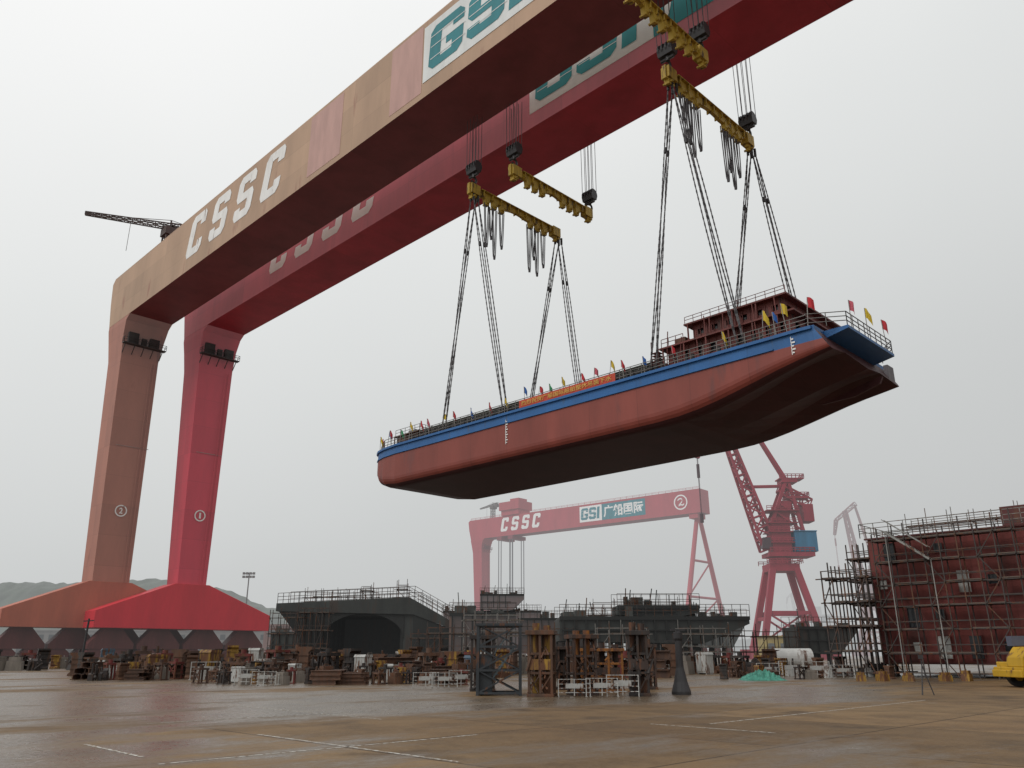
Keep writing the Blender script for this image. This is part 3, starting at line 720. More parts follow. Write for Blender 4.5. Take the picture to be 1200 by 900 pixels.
# ------------------------------------------------------------------ far setting
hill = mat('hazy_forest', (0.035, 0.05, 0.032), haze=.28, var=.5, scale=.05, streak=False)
def ridge(X0, X1, Y, hs, m_, seed=1):
    m = MB(); n = 240; J = 10; grid = []
    for i in range(n+1):
        t = i/n; X = X0+(X1-X0)*t; k = t*(len(hs)-1); a = int(min(k, len(hs)-2)); f = k-a; f = f*f*(3-2*f)
        h = hs[a]*(1-f)+hs[a+1]*f; col = []
        for j in range(J+1):
            f0 = j/J; yy = Y+f0*80
            z = h*math.sin(f0*math.pi/2)**.8
            z += (3.0*mnoise.noise(Vector((X*.03+seed, yy*.05, 0)))+2.2*mnoise.noise(Vector((X*.16, yy*.13, seed))))*min(1, f0*4)
            col.append(C(X, yy, max(z, 0)))
        grid.append(col)
    vs = [v for c in grid for v in c]
    m.add(vs, [(i*(J+1)+j, (i+1)*(J+1)+j, (i+1)*(J+1)+j+1, i*(J+1)+j+1) for i in range(n) for j in range(J)])
    return struct(m.build('hills', m_, smooth=True))
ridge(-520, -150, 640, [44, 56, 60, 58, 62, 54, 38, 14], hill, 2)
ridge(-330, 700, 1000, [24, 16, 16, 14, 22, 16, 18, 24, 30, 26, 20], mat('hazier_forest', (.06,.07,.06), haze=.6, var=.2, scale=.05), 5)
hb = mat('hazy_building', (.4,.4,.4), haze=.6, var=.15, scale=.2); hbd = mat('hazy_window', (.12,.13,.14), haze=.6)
def building(X, Y, w_, d_, h_, label, wall=hb, floors=4, step=True, win=hbd):
    r = root('building', C(X, Y), R(45), label, 'building', 'distant yard buildings')
    m = MB(); m.box(-w_/2, w_/2, 0, d_, 0, h_); m.box(-w_/2-.3, w_/2+.3, -.3, d_+.3, h_, h_+.5)
    if step: m.box(-w_/4, w_/5, 2, d_-2, h_+.5, h_*1.22)
    m.build('wall', wall, r)
    n = max(3, int(w_/3.5)); me = MB(); me.box(0, w_/n*.5, -.08, -.01, 0, h_/floors*.4); me = me.mesh('window', win)
    for i in range(n):
        for j in range(floors): inst('window', me, r, (-w_/2+(i+.25)*w_/n, 0, (j+.35)*h_/floors))
dkw = mat('near_window', (.04,.045,.05), haze=.15)
building(170, 480, 26, 16, 17, 'hazy grey yard office block'); building(190, 520, 20, 14, 24, 'hazy stepped pale building')
building(225, 500, 22, 14, 15, 'hazy low pale building'); building(30, 420, 34, 14, 14, 'hazy long grey workshop')
building(-70, 300, 30, 12, 11, 'grey workshop beyond the crane legs', mat('workshop_grey', (.15,.14,.13), haze=.25), 2, False, dkw)
building(-132, 300, 90, 12, 9, 'long low grey shed beyond the crane legs', mat('workshop_dim', (.11,.10,.095), haze=.2), 2, False, dkw)
building(-58, 225, 17, 8, 8.5, 'pinkish grey site building with flat roof', mat('site_pinkish', (.22,.13,.12), haze=.12), 2, False, dkw)
building(66, 205, 9, 6, 5.2, 'small yellow site cabin below the crane', mat('yellow_cabin', (.34,.26,.08), haze=.08), 1, False, dkw)
building(-8, 300, 24, 14, 12, 'low hazy workshop among the blocks', mat('workshop_brown', (.16,.10,.09), haze=.25), 2, False, dkw)
r = root('floodlight_mast', C(-64, 200), R(45), 'tall grey floodlight mast with lamp rack', 'floodlight')
gm = mat('mast_grey', (.16,.16,.16), haze=.12)
m = MB(); m.bar((0,0,0), (0,0,18.8), .5, w2=.28, n=8); m.build('mast', gm, r)
m = MB(); m.bar((-1.4,0,19.2),(1.4,0,19.2),.15); m.bar((-1.4,0,20.0),(1.4,0,20.0),.15); m.bar((0,0,18.6),(0,0,20.2),.2)
for a in (-1.2,-.4,.4,1.2):
    for z in (19.2, 20.0): m.box(a-.28, a+.28, -.5, -.1, z-.25, z+.3)
m.build('lamp_rack', gm, r)

# ------------------------------------------------------------------ hull sections and scaffolding
scf = mat('scaffold_tube', (0.055, 0.044, 0.04), var=.4, scale=1.2, rust=.5)
scfl = mat('scaffold_tube_pale', (0.20, 0.19, 0.175), var=.3, scale=1.2, rust=.4)
plank = mat('scaffold_plank', (0.12, 0.09, 0.07), var=.3, scale=1)
blockg = mat('hull_block_grey_green', (0.028, 0.031, 0.028), var=.45, scale=.4, rust=.4, rustcol=(.04,.027,.02), haze=.02)
blockd = mat('hull_block_dark', (0.014, 0.015, 0.014), var=.3, scale=.4, haze=.016)
def scaffold(loc, rot, nx, ny, nz, sx=1.8, sy=1.2, sz=1.9, pm=scf, label='steel tube scaffolding with timber planks beside hull block', seed=0, brace=True, rr=.07, group='tube scaffolding', pk=.85):
    rd = random.Random(seed)
    r = root('scaffolding', loc, rot, label, 'scaffolding', group)
    m = MB()
    for i in range(nx+1):
        for j in range(ny+1):
            m.bar((i*sx, j*sy, 0), (i*sx+rd.uniform(-.05,.05), j*sy, nz*sz+rd.uniform(.4, 1.5)), rr)
    for k in range(nz+1):
        z = k*sz if k else .3
        for j in range(ny+1):
            m.bar((0-rd.uniform(.1,.6), j*sy, z+rd.uniform(-.04,.04)), (nx*sx+rd.uniform(.1,.7), j*sy, z), rr)
            if k: m.bar((0, j*sy, z+.6), (nx*sx, j*sy, z+.6), rr*.8)
        for i in range(nx+1): m.bar((i*sx, -.2, z), (i*sx, ny*sy+.2, z), rr)
    if brace:
        for i in range(0, nx, 3):
            for k in range(nz):
                a, b = (i*sx, (i+1)*sx) if (k % 2) else ((i+1)*sx, i*sx)
                m.bar((a, -.05, k*sz), (b, -.05, (k+1)*sz), rr*.8)
    m.build('tube_frame', pm, r)
    for k in range(1, nz+1):
        m = MB(); got = False
        for i in range(nx):
            if rd.random() < pk: m.box(i*sx-.01, (i+1)*sx+.01, .05, ny*sy-.05, k*sz+.05+.002*(i % 2), k*sz+.12+.002*(i % 2)); got = True
        if got: m.build('plank_deck', plank, r)
    return r

r = root('hull_section', C(-17.2, 110), R(45), 'dark grey green hull section with open arched end', 'hull section')
m = MB()
m.box(-10.6, -7.6, 0, 14, .6, 7.0); m.box(3.0, 4.2, 0, 14, .6, 6.6); m.box(-10.6, 4.2, 13.5, 14, .6, 7.0)
m.prism([(-13.9, 6.9), (-13.9, 7.9), (3.6, 8.7), (11.2, 4.6), (11.2, 4.0), (4.2, 6.5)], 'y', -.4, 14)
m.build('shell', blockg, r)
m = MB()
for sg, xc_ in ((1, -7.6), (-1, 3.0)):      # curved arch spandrels
    pts = [(xc_, 7.0)]+[(xc_+sg*(5.3-5.3*math.cos(t)), 3.4+3.2*math.sin(t)) for t in [math.pi/2*i/8 for i in range(9)]]+[(xc_+sg*5.3, 7.0)]
    m.prism(pts, 'y', -.1, .5)
for k in range(6): m.prism([(4.2, .8), (4.2, 6.5), (10.8, 4.1), (10.8, 3.2), (8.5, 2.4), (6.4, .8)], 'y', -.2+k*2.6, k*2.6)
for k in range(5): m.box(-7.6, -7.1, k*2.8+.6, k*2.8+.8, .6, 7.0); m.box(2.5, 3.0, k*2.8+.6, k*2.8+.8, .6, 7.0); m.box(-7.6, 3, k*2.8+.6, k*2.8+.8, 6.3, 6.9)
for k in range(7): m.box(-10.4+k*.45, -10.3+k*.45, -.25, -.02, .8, 6.9)
m.box(-7.6, 3, .5, 13.4, .5, 1.2)
for k in range(5): m.prism([(-10.6, 3.5), (-13.6, 6.9), (-10.6, 6.9)], 'y', k*3, k*3+.2)
m.build('stiffener', blockd, r)
m = MB(); m.rail([(-13.8,-.3,7.9),(3.6,-.3,8.7),(11.1,-.3,4.6)], 1.3, .06, .7, (1,.66,.33)); m.rail([(-13.8,13.9,7.9),(3.6,13.9,8.7),(11.1,13.9,4.6)], 1.6, .07, .9, (1,.66,.33)); m.rail([(-13.8,6,7.9),(3.6,6,8.7),(11.1,6,4.6)], 1.9, .06, 1.1)
m.build('edge_railing', scf, r)
kb = MB(); kb.box(0, 1, 0, 1, 0, .6); kb = kb.mesh('keel_block', mat('keel_block_concrete', (.16,.14,.12)))
for k in range(6):
    for a, b in ((-9+k*2.6, .9), (-9+k*2.2, 11)): inst('keel_block', kb, r, (a, b, 0))
scaffold(C(-31.3, 108), R(45), 4, 1, 3, 1.1, 1.2, 2.0, seed=3)
scaffold(C(-27.6, 107.5), R(45), 5, 1, 3, .8, 1.2, 2.2, seed=13)
scaffold(C(-20.8, 114, 8.3), R(45), 1, 1, 1, 1.4, 1.4, 1.5, scf, 'small staging frame standing on hull section deck', 4)
scaffold(C(-15.9, 114, 8.6), R(45), 1, 1, 1, 1.4, 1.4, 1.4, scf, 'small staging frame standing on hull section deck', 5)
scaffold(C(-12.8, 106), R(45), 9, 1, 2, 1.0, 1.2, 1.7, seed=6, rr=.08)
scaffold(C(-28, 112, 7.95), R(45), 9, 1, 1, 1.1, 1.2, .9, scf, 'low tube staging along the hull section deck', 14, rr=.05, pk=.3)

def platform(X, Y, w_, z0, z1, d_, label, mm=blockg, seed=0, over=2.5):
    rd = random.Random(seed)
    r = root('hull_section', C(X, Y), R(45), label, 'hull section', 'hull sections under construction')
    m = MB(); m.prism([(-w_/2, z0+.3), (-w_/2, z1), (w_/2, z1-.2), (w_/2, z1-.7), (w_/2-over, z0)], 'y', 0, d_)
    m.build('shell', mm, r)
    m = MB()
    n = int((w_-over)/1.2)
    for k in range(n): m.box(-w_/2+.3+k*1.2, -w_/2+.42+k*1.2, -.3, -.02, z0+.4, z1-.1)
    m.box(-w_/2, w_/2, -.35, -.02, z1-.32, z1+.05); m.box(-w_/2+.2, w_/2-over-.2, -.35, -.02, (z0+z1)/2-.05, (z0+z1)/2+.08)
    m.build('stiffener', blockd, r)
    pm_ = MB(); pm_.box(0, .5, 0, .5, 0, z0+.3); pm_ = pm_.mesh('prop', blockd)
    for k in range(int((w_-over)/2)+1):
        for yy in (.8, d_-1.2): inst('prop', pm_, r, (-w_/2+k*2+.1, yy, 0))
    m = MB(); m.rail([(-w_/2,-.3,z1+.05),(w_/2,-.3,z1+.05)], 1.2, .05, .9, (1,.5)); m.rail([(-w_/2,d_,z1),(w_/2,d_,z1)], 1.5, .05, 1.1, (1,.5))
    m.build('edge_railing', scf, r)
    fit = mat('fitting_grey', (.085,.09,.085), rust=.5, scale=1)
    for k in range(int(w_/.9)):
        m = MB(); a = -w_/2+rd.uniform(0, w_-1.5); b = rd.uniform(1, d_-2)
        if k % 3: m.box(a, a+rd.uniform(.3,1.3), b, b+1, z1+.005*k, z1+rd.uniform(.3, 1.2))
        else: m.bar((a, b, z1), (a+rd.uniform(-.4,.4), b, z1+rd.uniform(1.5,2.6)), .1)
        m.build('deck_fitting', fit, r)
    return r
platform(15.0, 88, 20, 2.6, 5.3, 10, 'long dark overhanging hull section on props with railings', seed=1, over=5)
platform(16.0, 91, 9, 5.35, 6.6, 5, 'small raised grey deck section with pipes', seed=21)
platform(30.5, 130, 12, 2.4, 6.9, 9, 'grey hull section with railed top', mat('hull_block_olive', (.05,.056,.05), haze=.07, rust=.3), 2)
platform(9, 140, 16, 1.6, 7.2, 9, 'rusty brown hull section behind the stands', mat('hull_block_brown', (.075,.042,.035), haze=.06, rust=.4), 3)
platform(-3.5, 100, 8, 1.4, 6.2, 6, 'brown grey deck section among scaffolding', mat('hull_block_brown', (.1,.1,.09)), 4)
platform(-4, 170, 20, 1.4, 9.8, 8, 'reddish brown ship superstructure block under construction', mat('hull_block_rose', (.14,.075,.07), haze=.11, rust=.3), 5)
platform(-2, 168, 9, 9.9, 13.0, 6, 'reddish brown upper superstructure block with railings', MATS['hull_block_rose'], 6)
platform(42, 112, 8, 1.5, 5, 6, 'small grey section near harbour crane', seed=7)
platform(-36, 150, 14, 1.0, 5.2, 6, 'low dark hull section near crane feet', seed=8)
for i, (X, Y, nx, nz) in enumerate(((-5.6, 96, 5, 3), (3.2, 88, 3, 2), (7, 97, 6, 3), (17, 86, 4, 2), (24, 96, 3, 2), (-1.8, 80, 3, 2), (8.6, 85, 4, 2), (-8.5, 84, 3, 2), (29, 100, 4, 2))):
    scaffold(C(X, Y), R(45), nx, 1, nz, 1.3, 1.3, 1.75, scf if i % 3 else scfl, seed=20+i)
scaffold(C(9, 92, 5.4), R(45), 8, 1, 1, 1.2, 1.2, 1.0, scf, 'low tube staging along the long deck section', 44, rr=.05, pk=.3)

rb = mat('dark_red_block_paint', (0.165, 0.036, 0.03), var=.32, scale=.3, rust=.32, rustcol=(.095,.03,.025), plate=(2.4, 2.35))
blk = root('ship_block', (-25.8, 66.1, 0), 0, 'dark red ship accommodation block wrapped in scaffolding', 'ship block')
m = MB(); m.box(0, 26, 0, 13, .9, 10.4)
m.build('wall', rb, blk)
m = MB()
for z in (.9, 5.6, 10.25): m.box(-.2, 26, -.2, -.02, z, z+.12)
m.box(9, 18, 3, 10, 10.41, 12.2)
m.build('deck_edge', mat('dark_red_edge', (.10,.028,.026), rust=.4), blk)
def opening(x_, z_, w_, h_, mm, nm):
    m = MB(); m.box(x_-.06, x_+w_+.06, -.14, -.105, z_-.06, z_+h_+.06); m.box(x_, x_+w_, -.17, -.145, z_, z_+h_, 1); m.build(nm, [rb, mm], blk)
wd = mat('white_door_paint', (.42,.42,.40), rust=.3)
for x_, z_, mm in ((1.2, 8.3, glass), (6.2, 5.9, wd), (4.2, 1.3, wd), (6.3, 1.3, glass), (10.6, 3.5, wd), (2.3, 3.5, glass), (13, 5.9, glass)):
    opening(x_, z_, .8, 1.55, mm, 'door')
for x_, z_, mm in ((4.9, 8.9, glass), (.5, 6.4, wd), (8.2, 6.4, glass), (4.3, 4.1, glass), (2.4, 1.8, wd), (8.5, 1.8, glass), (11.9, 8.9, wd)):
    opening(x_, z_, .6, .65, mm, 'window')
m = MB(); m.rail([(-.4,-.4,10.4),(26,-.4,10.4)], 1.1, .05, 1.1, (1,.66,.33)); m.rail([(-.4,-.4,10.4),(-.4,13,10.4)], 1.1, .05, 1.2)
m.build('roof_railing', scfl, blk)
scaffold((-24.8, 64.5, 0), 0, 19, 1, 6, 1.2, 1.0, 1.65, scf, 'dense thin tube scaffolding in front of dark red block', 31, True, rr=.075, pk=.75)
scaffold((-28.6, 63.2, 0), 0, 4, 2, 4, .85, 1.3, 1.8, scf, 'rusty tube scaffolding tower at block corner', 32, rr=.085)
scaffold((-28.2, 67.5, 0), 0, 3, 2, 5, .9, 1.3, 1.8, scf, 'tall dark tube scaffolding along the block end', 35, rr=.08)
scaffold((-24.0, 70, 10.42), 0, 5, 1, 1, 1.6, 1.2, 1.1, scfl, 'low staging frame on top of red block', 33, False, rr=.05)
r = root('scaffold_stair', (-23.6, 63.7, 0), 0, 'steel stair flight climbing up the scaffolding', 'stairs')
m = MB()
xa, za, xb, zb = 3.0, 8.2, 0, 10.5
for y_ in (0, .5):
    m.bar((xa, y_, za), (xb, y_, zb), .12); m.bar((xa, y_, za+.9), (xb, y_, zb+.9), .05)
for k in range(11):
    t = (k+.5)/11; m.box(xa+(xb-xa)*t-.13, xa+(xb-xa)*t+.13, 0, .5, za+(zb-za)*t-.02, za+(zb-za)*t+.03)
m.bar((0,.3,0),(0,.3,10.5),.06); m.bar((3,.3,0),(3,.3,8.2),.06)
m.build('stair_flight', mat('galvanised_stair', (.25,.25,.235), var=.25, rust=.3), r)

# ------------------------------------------------------------------ yard clutter
rustm = [mat('rusty_steel_a', (.06,.032,.022), var=.5, scale=1.8, rust=.6, rustcol=(.09,.042,.022)), mat('rusty_steel_b', (.105,.055,.034), var=.4, scale=1.8, rust=.5),
         mat('rusty_steel_c', (.032,.026,.024), var=.4, scale=1.8, rust=.45, rustcol=(.06,.032,.02)), mat('worn_red_steel', (.14,.028,.025), var=.4, scale=1.8, rust=.65),
         mat('worn_yellow_steel', (.30,.17,.025), var=.4, scale=1.8, rust=.8), mat('grey_concrete_block', (.19,.165,.14), var=.3, scale=2),
         mat('pale_painted_steel', (.42,.42,.40), var=.3, scale=2, rust=.45), mat('blue_grey_steel', (.06,.10,.14), var=.3, scale=2, rust=.5)]
def m_stand(mi):
    m = MB()
    for a in (-.5,.5):
        for b in (-.4,.4): m.bar((a*1.15,b*1.1,0),(a,b,1.4),.16)
    m.box(-.65,.65,-.55,.55,1.4,1.6); m.box(-.7,.7,-.6,.6,0,.1); m.bar((-.55,-.42,.3),(.5,-.42,1.3),.1); m.bar((.55,-.42,.3),(-.5,-.42,1.3),.1); m.box(-.55,.55,-.48,-.4,.7,.8)
    m.wheel((0,0,1.75),.22,.3,'z')
    return m.mesh('support_stand', rustm[mi])
def m_beams(mi, seed):
    rd = random.Random(seed); m = MB()
    for k in range(9):
        lv = k//3; y = (k % 3-1)*.55+rd.uniform(-.08,.08); z = lv*.46; l = rd.uniform(1.1, 1.9); o = rd.uniform(-.3,.3)
        m.box(o-l, o+l, y-.2, y+.2, z, z+.06); m.box(o-l, o+l, y-.2, y+.2, z+.36, z+.42); m.box(o-l, o+l, y-.04, y+.04, z+.06, z+.36)
    return m.mesh('steel_beam_stack', rustm[mi])
def m_scrap(mi, seed):
    rd = random.Random(seed); m = MB()
    for k in range(13):
        a, b = rd.uniform(-1.1,1.1), rd.uniform(-.6,.6); h = rd.uniform(.3, 1.3); s_ = rd.uniform(.15,.45)
        if k % 3 == 0: m.bar((a,b,0),(a+rd.uniform(-.5,.5),b,h*1.3), s_*.6, n=8)
        elif k % 3 == 1: m.prism([(a-s_,0),(a+s_,0),(a+s_*.6,h),(a-s_,h*.8)], 'y', b-s_, b+s_)
        else: m.bar((a,b,.2),(a+rd.uniform(-1,1),b+rd.uniform(-.5,.5),h*.7), s_*.5)
    return m.mesh('scrap_steel_pile', rustm[mi])
def m_pillar(mi):
    m = MB(); m.prism([(-.5,0),(.5,0),(.5,.15),(.3,.3),(.3,1.5),(.5,1.65),(.5,1.8),(-.5,1.8),(-.5,1.65),(-.3,1.5),(-.3,.3),(-.5,.15)], 'y', -.45, .45)
    for z in (.5,.9,1.3): m.box(-.36,.36,-.5,.5,z,z+.06)
    return m.mesh('pillar_block', rustm[mi])
def m_conc(mi):
    m = MB(); m.prism([(-.7,0),(.7,0),(.62,.8),(-.62,.8)], 'y', -.5,.5); m.box(-.5,.5,-.4,.4,.82,1.15); m.bar((-.2,0,1.15),(-.2,0,1.3),.05); m.bar((.2,0,1.15),(.2,0,1.3),.05); m.bar((-.2,0,1.3),(.2,0,1.3),.05)
    return m.mesh('concrete_block', rustm[mi])
def m_cabinet(mi):
    m = MB(); m.box(-.6,.6,-.4,.4,.12,1.5); m.prism([(-.65,1.5),(.65,1.5),(.5,1.68),(-.5,1.68)], 'y', -.45,.45); m.box(-.5,-.03,-.44,-.41,.25,1.4); m.box(.03,.5,-.44,-.41,.25,1.4)
    for a in (-.5,.5): m.box(a-.07,a+.07,-.35,.35,0,.12)
    return m.mesh('equipment_cabinet', rustm[mi])
def m_drum(mi):
    m = MB(); m.bar((0,-.45,.6),(0,.45,.6),.7,n=16)
    for y in (-.5,.5): m.wheel((0,y,.6),.6,.06,'y',n=20)
    m.box(-.5,.5,-.48,.48,0,.1)
    return m.mesh('cable_drum', rustm[mi])
protos = []
for mi in (0,1,2,0,2,3): protos.append(('support_stand', m_stand(mi), 'rusty four legged steel support stand on concrete ground', 'support stand'))
for mi, sd_ in ((0,1),(1,2),(2,3)): protos.append(('steel_beam_stack', m_beams(mi, sd_), 'stack of rusty steel beams on the yard', 'steel beams'))
for mi, sd_ in ((0,4),(2,6),(2,7),(1,9)): protos.append(('scrap_steel_pile', m_scrap(mi, sd_), 'heap of rusty scrap steel on the yard', 'scrap steel'))
for mi in (0,1,2,2): protos.append(('pillar_block', m_pillar(mi), 'rusty short steel pillar block with flanges', 'pillar block'))
for mi in (5,1,5): protos.append(('concrete_block', m_conc(mi), 'squat keel block with timber cap', 'keel block'))
protos.append(('cable_drum', m_drum(2), 'dark steel cable drum standing on the yard', 'cable drum'))
ypil = ('pillar_block', m_pillar(4), 'rust streaked yellow steel pillar block', 'pillar block')
pale = [('equipment_cabinet', m_cabinet(6), 'pale painted steel equipment cabinet in the yard', 'cabinet'), ('concrete_block', m_conc(6), 'pale painted keel block in the yard', 'keel block'),
        ('equipment_cabinet', m_cabinet(7), 'blue grey steel equipment cabinet in the yard', 'cabinet'), ('equipment_cabinet', m_cabinet(4), 'worn yellow steel equipment cabinet in the yard', 'cabinet')]
def place(pr, X, Y, s_=1.0, rot=None, z=0.0):
    nm, me, lab, cat = pr
    o = bpy.data.objects.new(nm, me); scene.collection.objects.link(o)
    o.location = C(X, Y, z); o.rotation_euler = (0,0, random.uniform(0,6.28) if rot is None else rot); o.scale = (s_, s_, s_*random.uniform(.85,1.15))
    tag(o, lab, cat, cat+' in the yard')
rd = random.Random(11)
def pick(k, p=9):
    return rd.choice(pale) if k % p == 4 else (ypil if k % 19 == 7 else rd.choice(protos))
for k in range(70):
    u = 92+k*6.9+rd.uniform(-4,4); Y = rd.uniform(62, 70)-(u-95)*.012; place(pick(k), (u-600)*Y/991, Y, rd.uniform(.75,1.05))
for k in range(62):
    u = 105+k*7.6+rd.uniform(-4,4); Y = rd.uniform(54, 60); place(pick(k, 14), (u-600)*Y/991, Y, rd.uniform(.5,.78))
for k in range(36):
    u = 240+k*9+rd.uniform(-5,5); Y = rd.uniform(48, 53); place(pick(k, 13), (u-600)*Y/991, Y, rd.uniform(.38,.6))
for k in range(54):
    u = -8+k*10.8+rd.uniform(-6,6); Y = rd.uniform(84, 100); place(pick(k, 4 if u < 120 else 8), (u-600)*Y/991, Y, rd.uniform(.9,1.45))
for k in range(48):
    u = 540+k*7.8+rd.uniform(-6,6); Y = rd.uniform(60, 80); place(pick(k, 11), (u-600)*Y/991, Y, rd.uniform(.75,1.3))
for k in range(24):
    u = 850+k*8.5+rd.uniform(-5,5); Y = rd.uniform(57, 68); place(pick(k, 5), (u-600)*Y/991, Y, rd.uniform(.4,.75))
def m_barrier():
    m = MB()
    for a in (-.9, 0, .9): m.bar((a,0,.05),(a,0,1.05),.045)
    for z in (.25,.5,.75,1.03): m.bar((-.9,0,z),(.9,0,z),.035)
    for a in (-.9,.9): m.bar((a,-.3,.03),(a,.3,.03),.05)
    m.box(-.5,.5,-.04,.0,.50,.78)
    return m.mesh('steel_barrier', mat('white_barrier_paint', (.42,.42,.40), rust=.5, scale=2))
bme = m_barrier()
for u, Y, q in ((140,62,.4),(243,56,.5),(292,47,.0),(312,47,.1),(321,47.5,1.2),(500,44,.05),(522,44,.0),(541,44.5,.3),(672,35,.0),(704,35,.05),(728,35.2,-.1),(770,62,.3),(900,60,0),(925,62,.1),(955,60,0),(985,60,.2)):
    place(('steel_barrier', bme, 'white painted steel pedestrian barrier', 'barrier'), (u-600)*Y/991, Y, .72 if Y < 50 else 1.0, R(45)+q)

r = root('stair_tower', C(-.55, 36.5), R(45), 'dark steel stair tower with crossed bracing', 'stair tower')
m = MB()
for a in (-.9,.9):
    for b in (-.6,.6): m.bar((a,b,0),(a,b,2.9),.12)
for z in (.1,1.0,1.95,2.8):
    for b in (-.6,.6): m.bar((-.9,b,z),(.9,b,z),.09)
    for a in (-.9,.9): m.bar((a,-.6,z),(a,.6,z),.09)
for z in (.1,1.0,1.95): m.bar((-.9,-.6,z),(.9,-.6,z+.9),.07); m.bar((.9,.6,z),(-.9,.6,z+.9),.07); m.bar((.9,-.6,z),(-.9,-.6,z+.9),.05)
m.box(-.9,-.3,-.5,.5,.1,1.6); m.box(-1.0,1.0,-.7,.7,2.8,2.9)
m.build('tower_frame', mat('dark_blue_grey_steel', (.035,.04,.045), rust=.3, scale=2), r)
m = MB()
for k in range(12): t = k/11; m.box(-.75+t*1.3,-.5+t*1.3,-.3,.3,.15+t*1.8,.19+t*1.8)
m.bar((-.7,-.35,.1),(.7,-.35,2.0),.08); m.bar((-.7,.35,.1),(.7,.35,2.0),.08); m.bar((-.7,-.35,1.0),(.7,-.35,2.9),.05)
m.build('stair_flight', mat('pale_blue_steel', (.13,.17,.19), rust=.4, scale=2), r)
def press_stand(X, Y, w_, h_, mm, mm2, label, seed):
    rd = random.Random(seed); r = root('jacking_stand', C(X, Y), R(45)+rd.uniform(-.25,.25), label, 'steel stand', 'heavy steel jacking stands')
    m = MB(); n = max(2, int(w_/.55))
    m.box(-w_/2, w_/2, -.6, .6, 0, .12)
    for z in (h_*.33, h_*.62): m.box(-w_/2, w_/2, -.5, .5, z, z+.1)
    m.box(-w_/2-.05, w_/2+.05, -.6, .6, h_*.93, h_)
    for i in range(n+1):
        a = -w_/2+.08+i*(w_-.16)/n
        for b in (-.45,.45): m.box(a-.05, a+.05, b-.08, b+.08, .12, h_*.93)
        if i < n:
            m.bar((a,-.5,.2),(a+(w_-.16)/n,-.5,h_*.33),.05); m.bar((a+(w_-.16)/n,-.5,h_*.36),(a,-.5,h_*.62),.05)
    for k in range(11):
        a = rd.uniform(-w_/2, w_/2); z = rd.uniform(.1, h_*.8); m.bar((a,-.6,z),(a+rd.uniform(-.4,.4),rd.uniform(-.75,.2),z+rd.uniform(.1,.6)),rd.uniform(.04,.12),n=6)
    m.build('stand_frame', mm, r, bevel=.01)
    for i in range(n):
        m = MB(); a = -w_/2+.08+(i+.5)*(w_-.16)/n
        m.bar((a,0,.12),(a,0,h_*.3),.34,n=12); m.bar((a,0,h_*.3),(a,0,h_*.9),.16,n=12); m.bar((a,0,h_*.66),(a,0,h_*.9),.28,n=12); m.bar((a,0,h_*.9),(a,0,h_+rd.uniform(.1,.35)),.3,n=12)
        if rd.random() < .7: m.box(a-.2,a+.2,-.55,-.0,h_*.4,h_*.56)
        m.build('jack', mm2, r)
dim = mat('dark_brown_machine', (.045,.029,.024), var=.5, rust=.5, scale=2.5)
press_stand(1.25, 35.5, 1.1, 2.6, mat('brown_rust_frame', (.085,.045,.028), var=.5, rust=.55, scale=2), rustm[4], 'tall rusty jacking stand with worn yellow jacks', 1)
press_stand(3.0, 36.5, 1.1, 2.45, dim, mat('orange_jack_paint', (.30,.11,.02), var=.4, rust=.7, scale=2), 'dark jacking stand with orange jacks', 2)
press_stand(5.35, 36.0, .9, 2.6, rustm[2], dim, 'dark narrow jacking stand with braces', 3)
press_stand(4.2, 39.5, 2.0, 1.9, mat('orange_steel', (.26,.10,.022), rust=.7, scale=2.5), dim, 'wide rusty orange jacking stand behind the others', 4)
press_stand(-1.4, 40.5, 1.2, 2.5, rustm[2], rustm[0], 'narrow dark jacking stand beside stair tower', 5)
press_stand(2.2, 42, 1.2, 2.0, dim, rustm[2], 'dark brown jacking stand with pipes', 6)
press_stand(6.5, 42.5, 1.4, 2.1, dim, rustm[1], 'dark brown low jacking stand', 7)
r = root('column_stand', C(7.3, 37), R(45), 'black steel column stand on flared foot', 'column stand')
m = MB(); prof = [(.42,0),(.42,.12),(.3,.5),(.17,1.1),(.15,2.2),(.2,2.3),(.2,2.55),(.1,2.6)]
m.loft([[(q*math.cos(2*math.pi*i/14), q*math.sin(2*math.pi*i/14), z) for i in range(14)] for q, z in prof]); m.build('column', dark, r)
m = MB(); m.bar((-.6,0,2.2),(.6,0,2.2),.05); m.box(-.3,.3,-.06,.06,2.62,2.7); m.bar((0,0,2.2),(0,0,2.65),.1); m.build('column_cap', dark, r)
r = root('post', C(-32.5, 64), R(45), 'dark wooden utility post with short crossbar', 'post')
m = MB(); m.bar((0,0,0),(.1,0,4.2),.2,w2=.15,n=8); m.build('pole', dark, r)
m = MB(); m.bar((-.3,0,4.0),(.5,0,4.05),.08); m.build('crossbar', dark, r)
r = root('survey_tripod', C(17.6, 36.5), .3, 'thin dark tripod standing on the yard', 'tripod')
o = MB()
for a in (0, 2.1, 4.2): o.bar((.3*math.cos(a), .3*math.sin(a), 0), (0,0,1.2), .045)
o.build('leg_frame', dark, r); o = MB(); o.bar((0,0,1.2),(0,0,1.5),.05); o.box(-.1,.1,-.07,.07,1.45,1.62); o.build('instrument', dark, r)

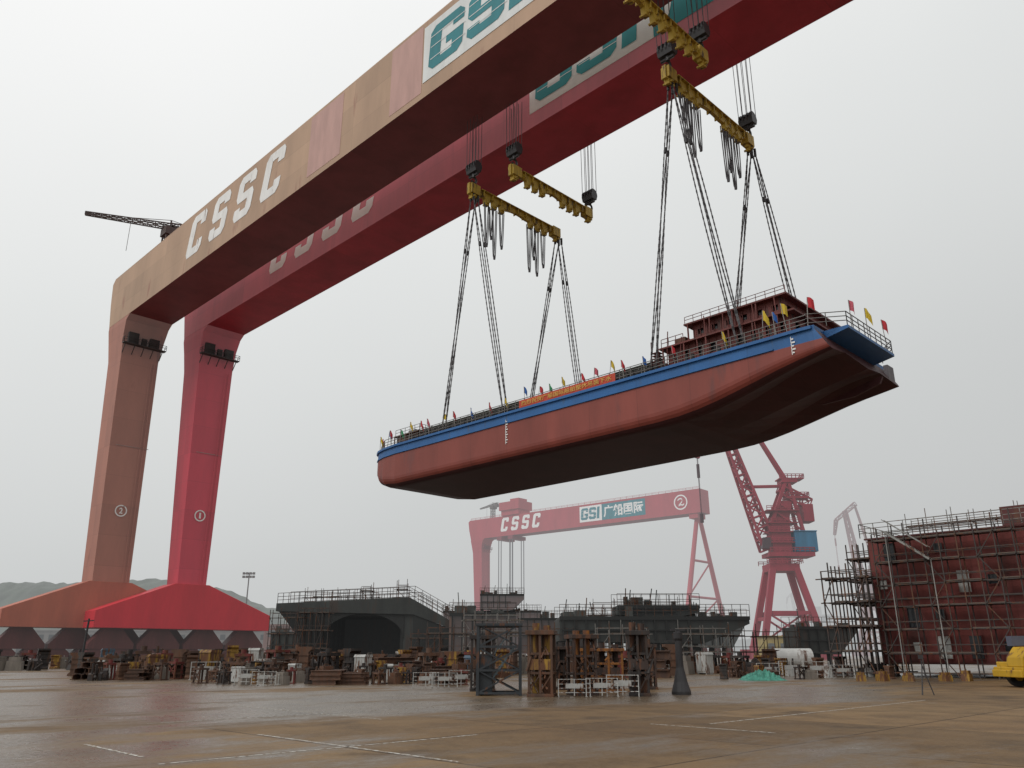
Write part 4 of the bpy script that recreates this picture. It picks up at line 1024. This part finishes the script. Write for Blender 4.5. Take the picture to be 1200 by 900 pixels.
r = root('storage_tank', C(26.5, 80), R(45), 'white horizontal storage tank on saddles', 'tank')
m = MB(); m.bar((-1.7,0,1.2),(1.7,0,1.2),1.8,n=24); m.build('tank_shell', mat('white_tank_paint', (.55,.55,.53), rust=.25), r)
for a in (-1.2,1.2): m = MB(); m.prism([(-.9,0),(.9,0),(.7,.9),(-.7,.9)], 'x', a-.12, a+.12); m.build('saddle', rustm[0], r)
m = MB(); rd = random.Random(3); nn = 22; mj = 12
hg = [[(max(0,(1-((i-nn/2)/(nn/2))**2))*max(0,1-((j-mj/2)/(mj/2))**2))*(.42+.5*abs(mnoise.noise(Vector((i*.35,j*.4,2))))+rd.uniform(-.12,.18)) for j in range(mj+1)] for i in range(nn+1)]
for i in range(nn):
    for j in range(mj):
        P = lambda a, b: ((a-nn/2)*.13, (b-mj/2)*.16, hg[a][b]+.004)
        m.add([P(i,j),P(i+1,j),P(i+1,j+1),P(i,j+1)], [(0,1,2,3)])
tag(m.build('safety_net_heap', mat('green_net', (.06,.24,.18), var=.4, scale=4), loc=C(16.4, 56), rot=R(45)), 'crumpled bright green safety net heap on ground', 'net')

yt = mat('yellow_vehicle_paint', (.52,.31,.02), var=.15, rust=.22, scale=1.5, rough=.45); tyre = mat('tyre_rubber', (.02,.02,.02), var=.2)
tk = root('mobile_crane_truck', C(28.3, 44.5), R(45), 'yellow truck mounted crane with dark cab windows', 'truck crane')
m = MB(); m.box(-2.2, 8, -1.3, 1.3, .75, 1.25); m.box(-2.4, -.2, -1.3, 1.3, .6, 1.0); m.box(1.4, 7.8, -1.25, 1.25, 1.25, 1.45)
m.box(-2.5,-2.35,-1.3,1.3,.5,.85); m.build('chassis', yt, tk, bevel=.04)
m = MB(); m.prism([(-2.3,1.0),(-.1,1.0),(-.1,2.0),(-1.8,2.0),(-2.25,1.5)], 'y', -1.2, 0.2); m.build('cab', yt, tk, bevel=.05)
m = MB(); m.prism([(-2.15,1.45),(-.3,1.45),(-.3,1.9),(-1.75,1.9)], 'y', -1.22, -1.205); m.build('window', glass, tk)
m = MB(); m.box(2.5, 6.8, -1.1, 1.1, 1.5, 2.3); m.box(1.3, 2.5, -1.15, -.2, 1.5, 2.5); m.build('slewing_body', yt, tk, bevel=.05)
m = MB(); m.bar((6.5,.4,2.4),(-1.8,.4,2.3),.5); m.build('boom', mat('boom_grey_paint', (.10,.11,.15)), tk)
for a in (-1.3, .9, 4.2, 5.8):
    for b in (-1.1, 1.1):
        m = MB(); m.wheel((0,0,0), .52, .36, 'y', n=20); w_ = m.build('wheel', tyre, tk, loc=(a,b,.52))
        m = MB(); m.wheel((0,0,0), .24, .38, 'y', 0, 14); m.build('rim', yt, w_)
for a in (-.2, 2.6):
    m = MB(); m.box(a-.12,a+.12,-1.9,1.9,.5,.68); m.box(a-.1,a+.1,-1.95,-1.8,.1,.7); m.box(a-.3,a+.3,-2.1,-1.6,.02,.1); m.build('outrigger', yt, tk)
sy = m_conc(4)
for u in (1060, 1103, 1128, 1005, 1030):
    Y = 54; place(('concrete_block', sy, 'yellow painted keel block on the yard', 'keel block'), (u-600)*Y/991, Y, .5)
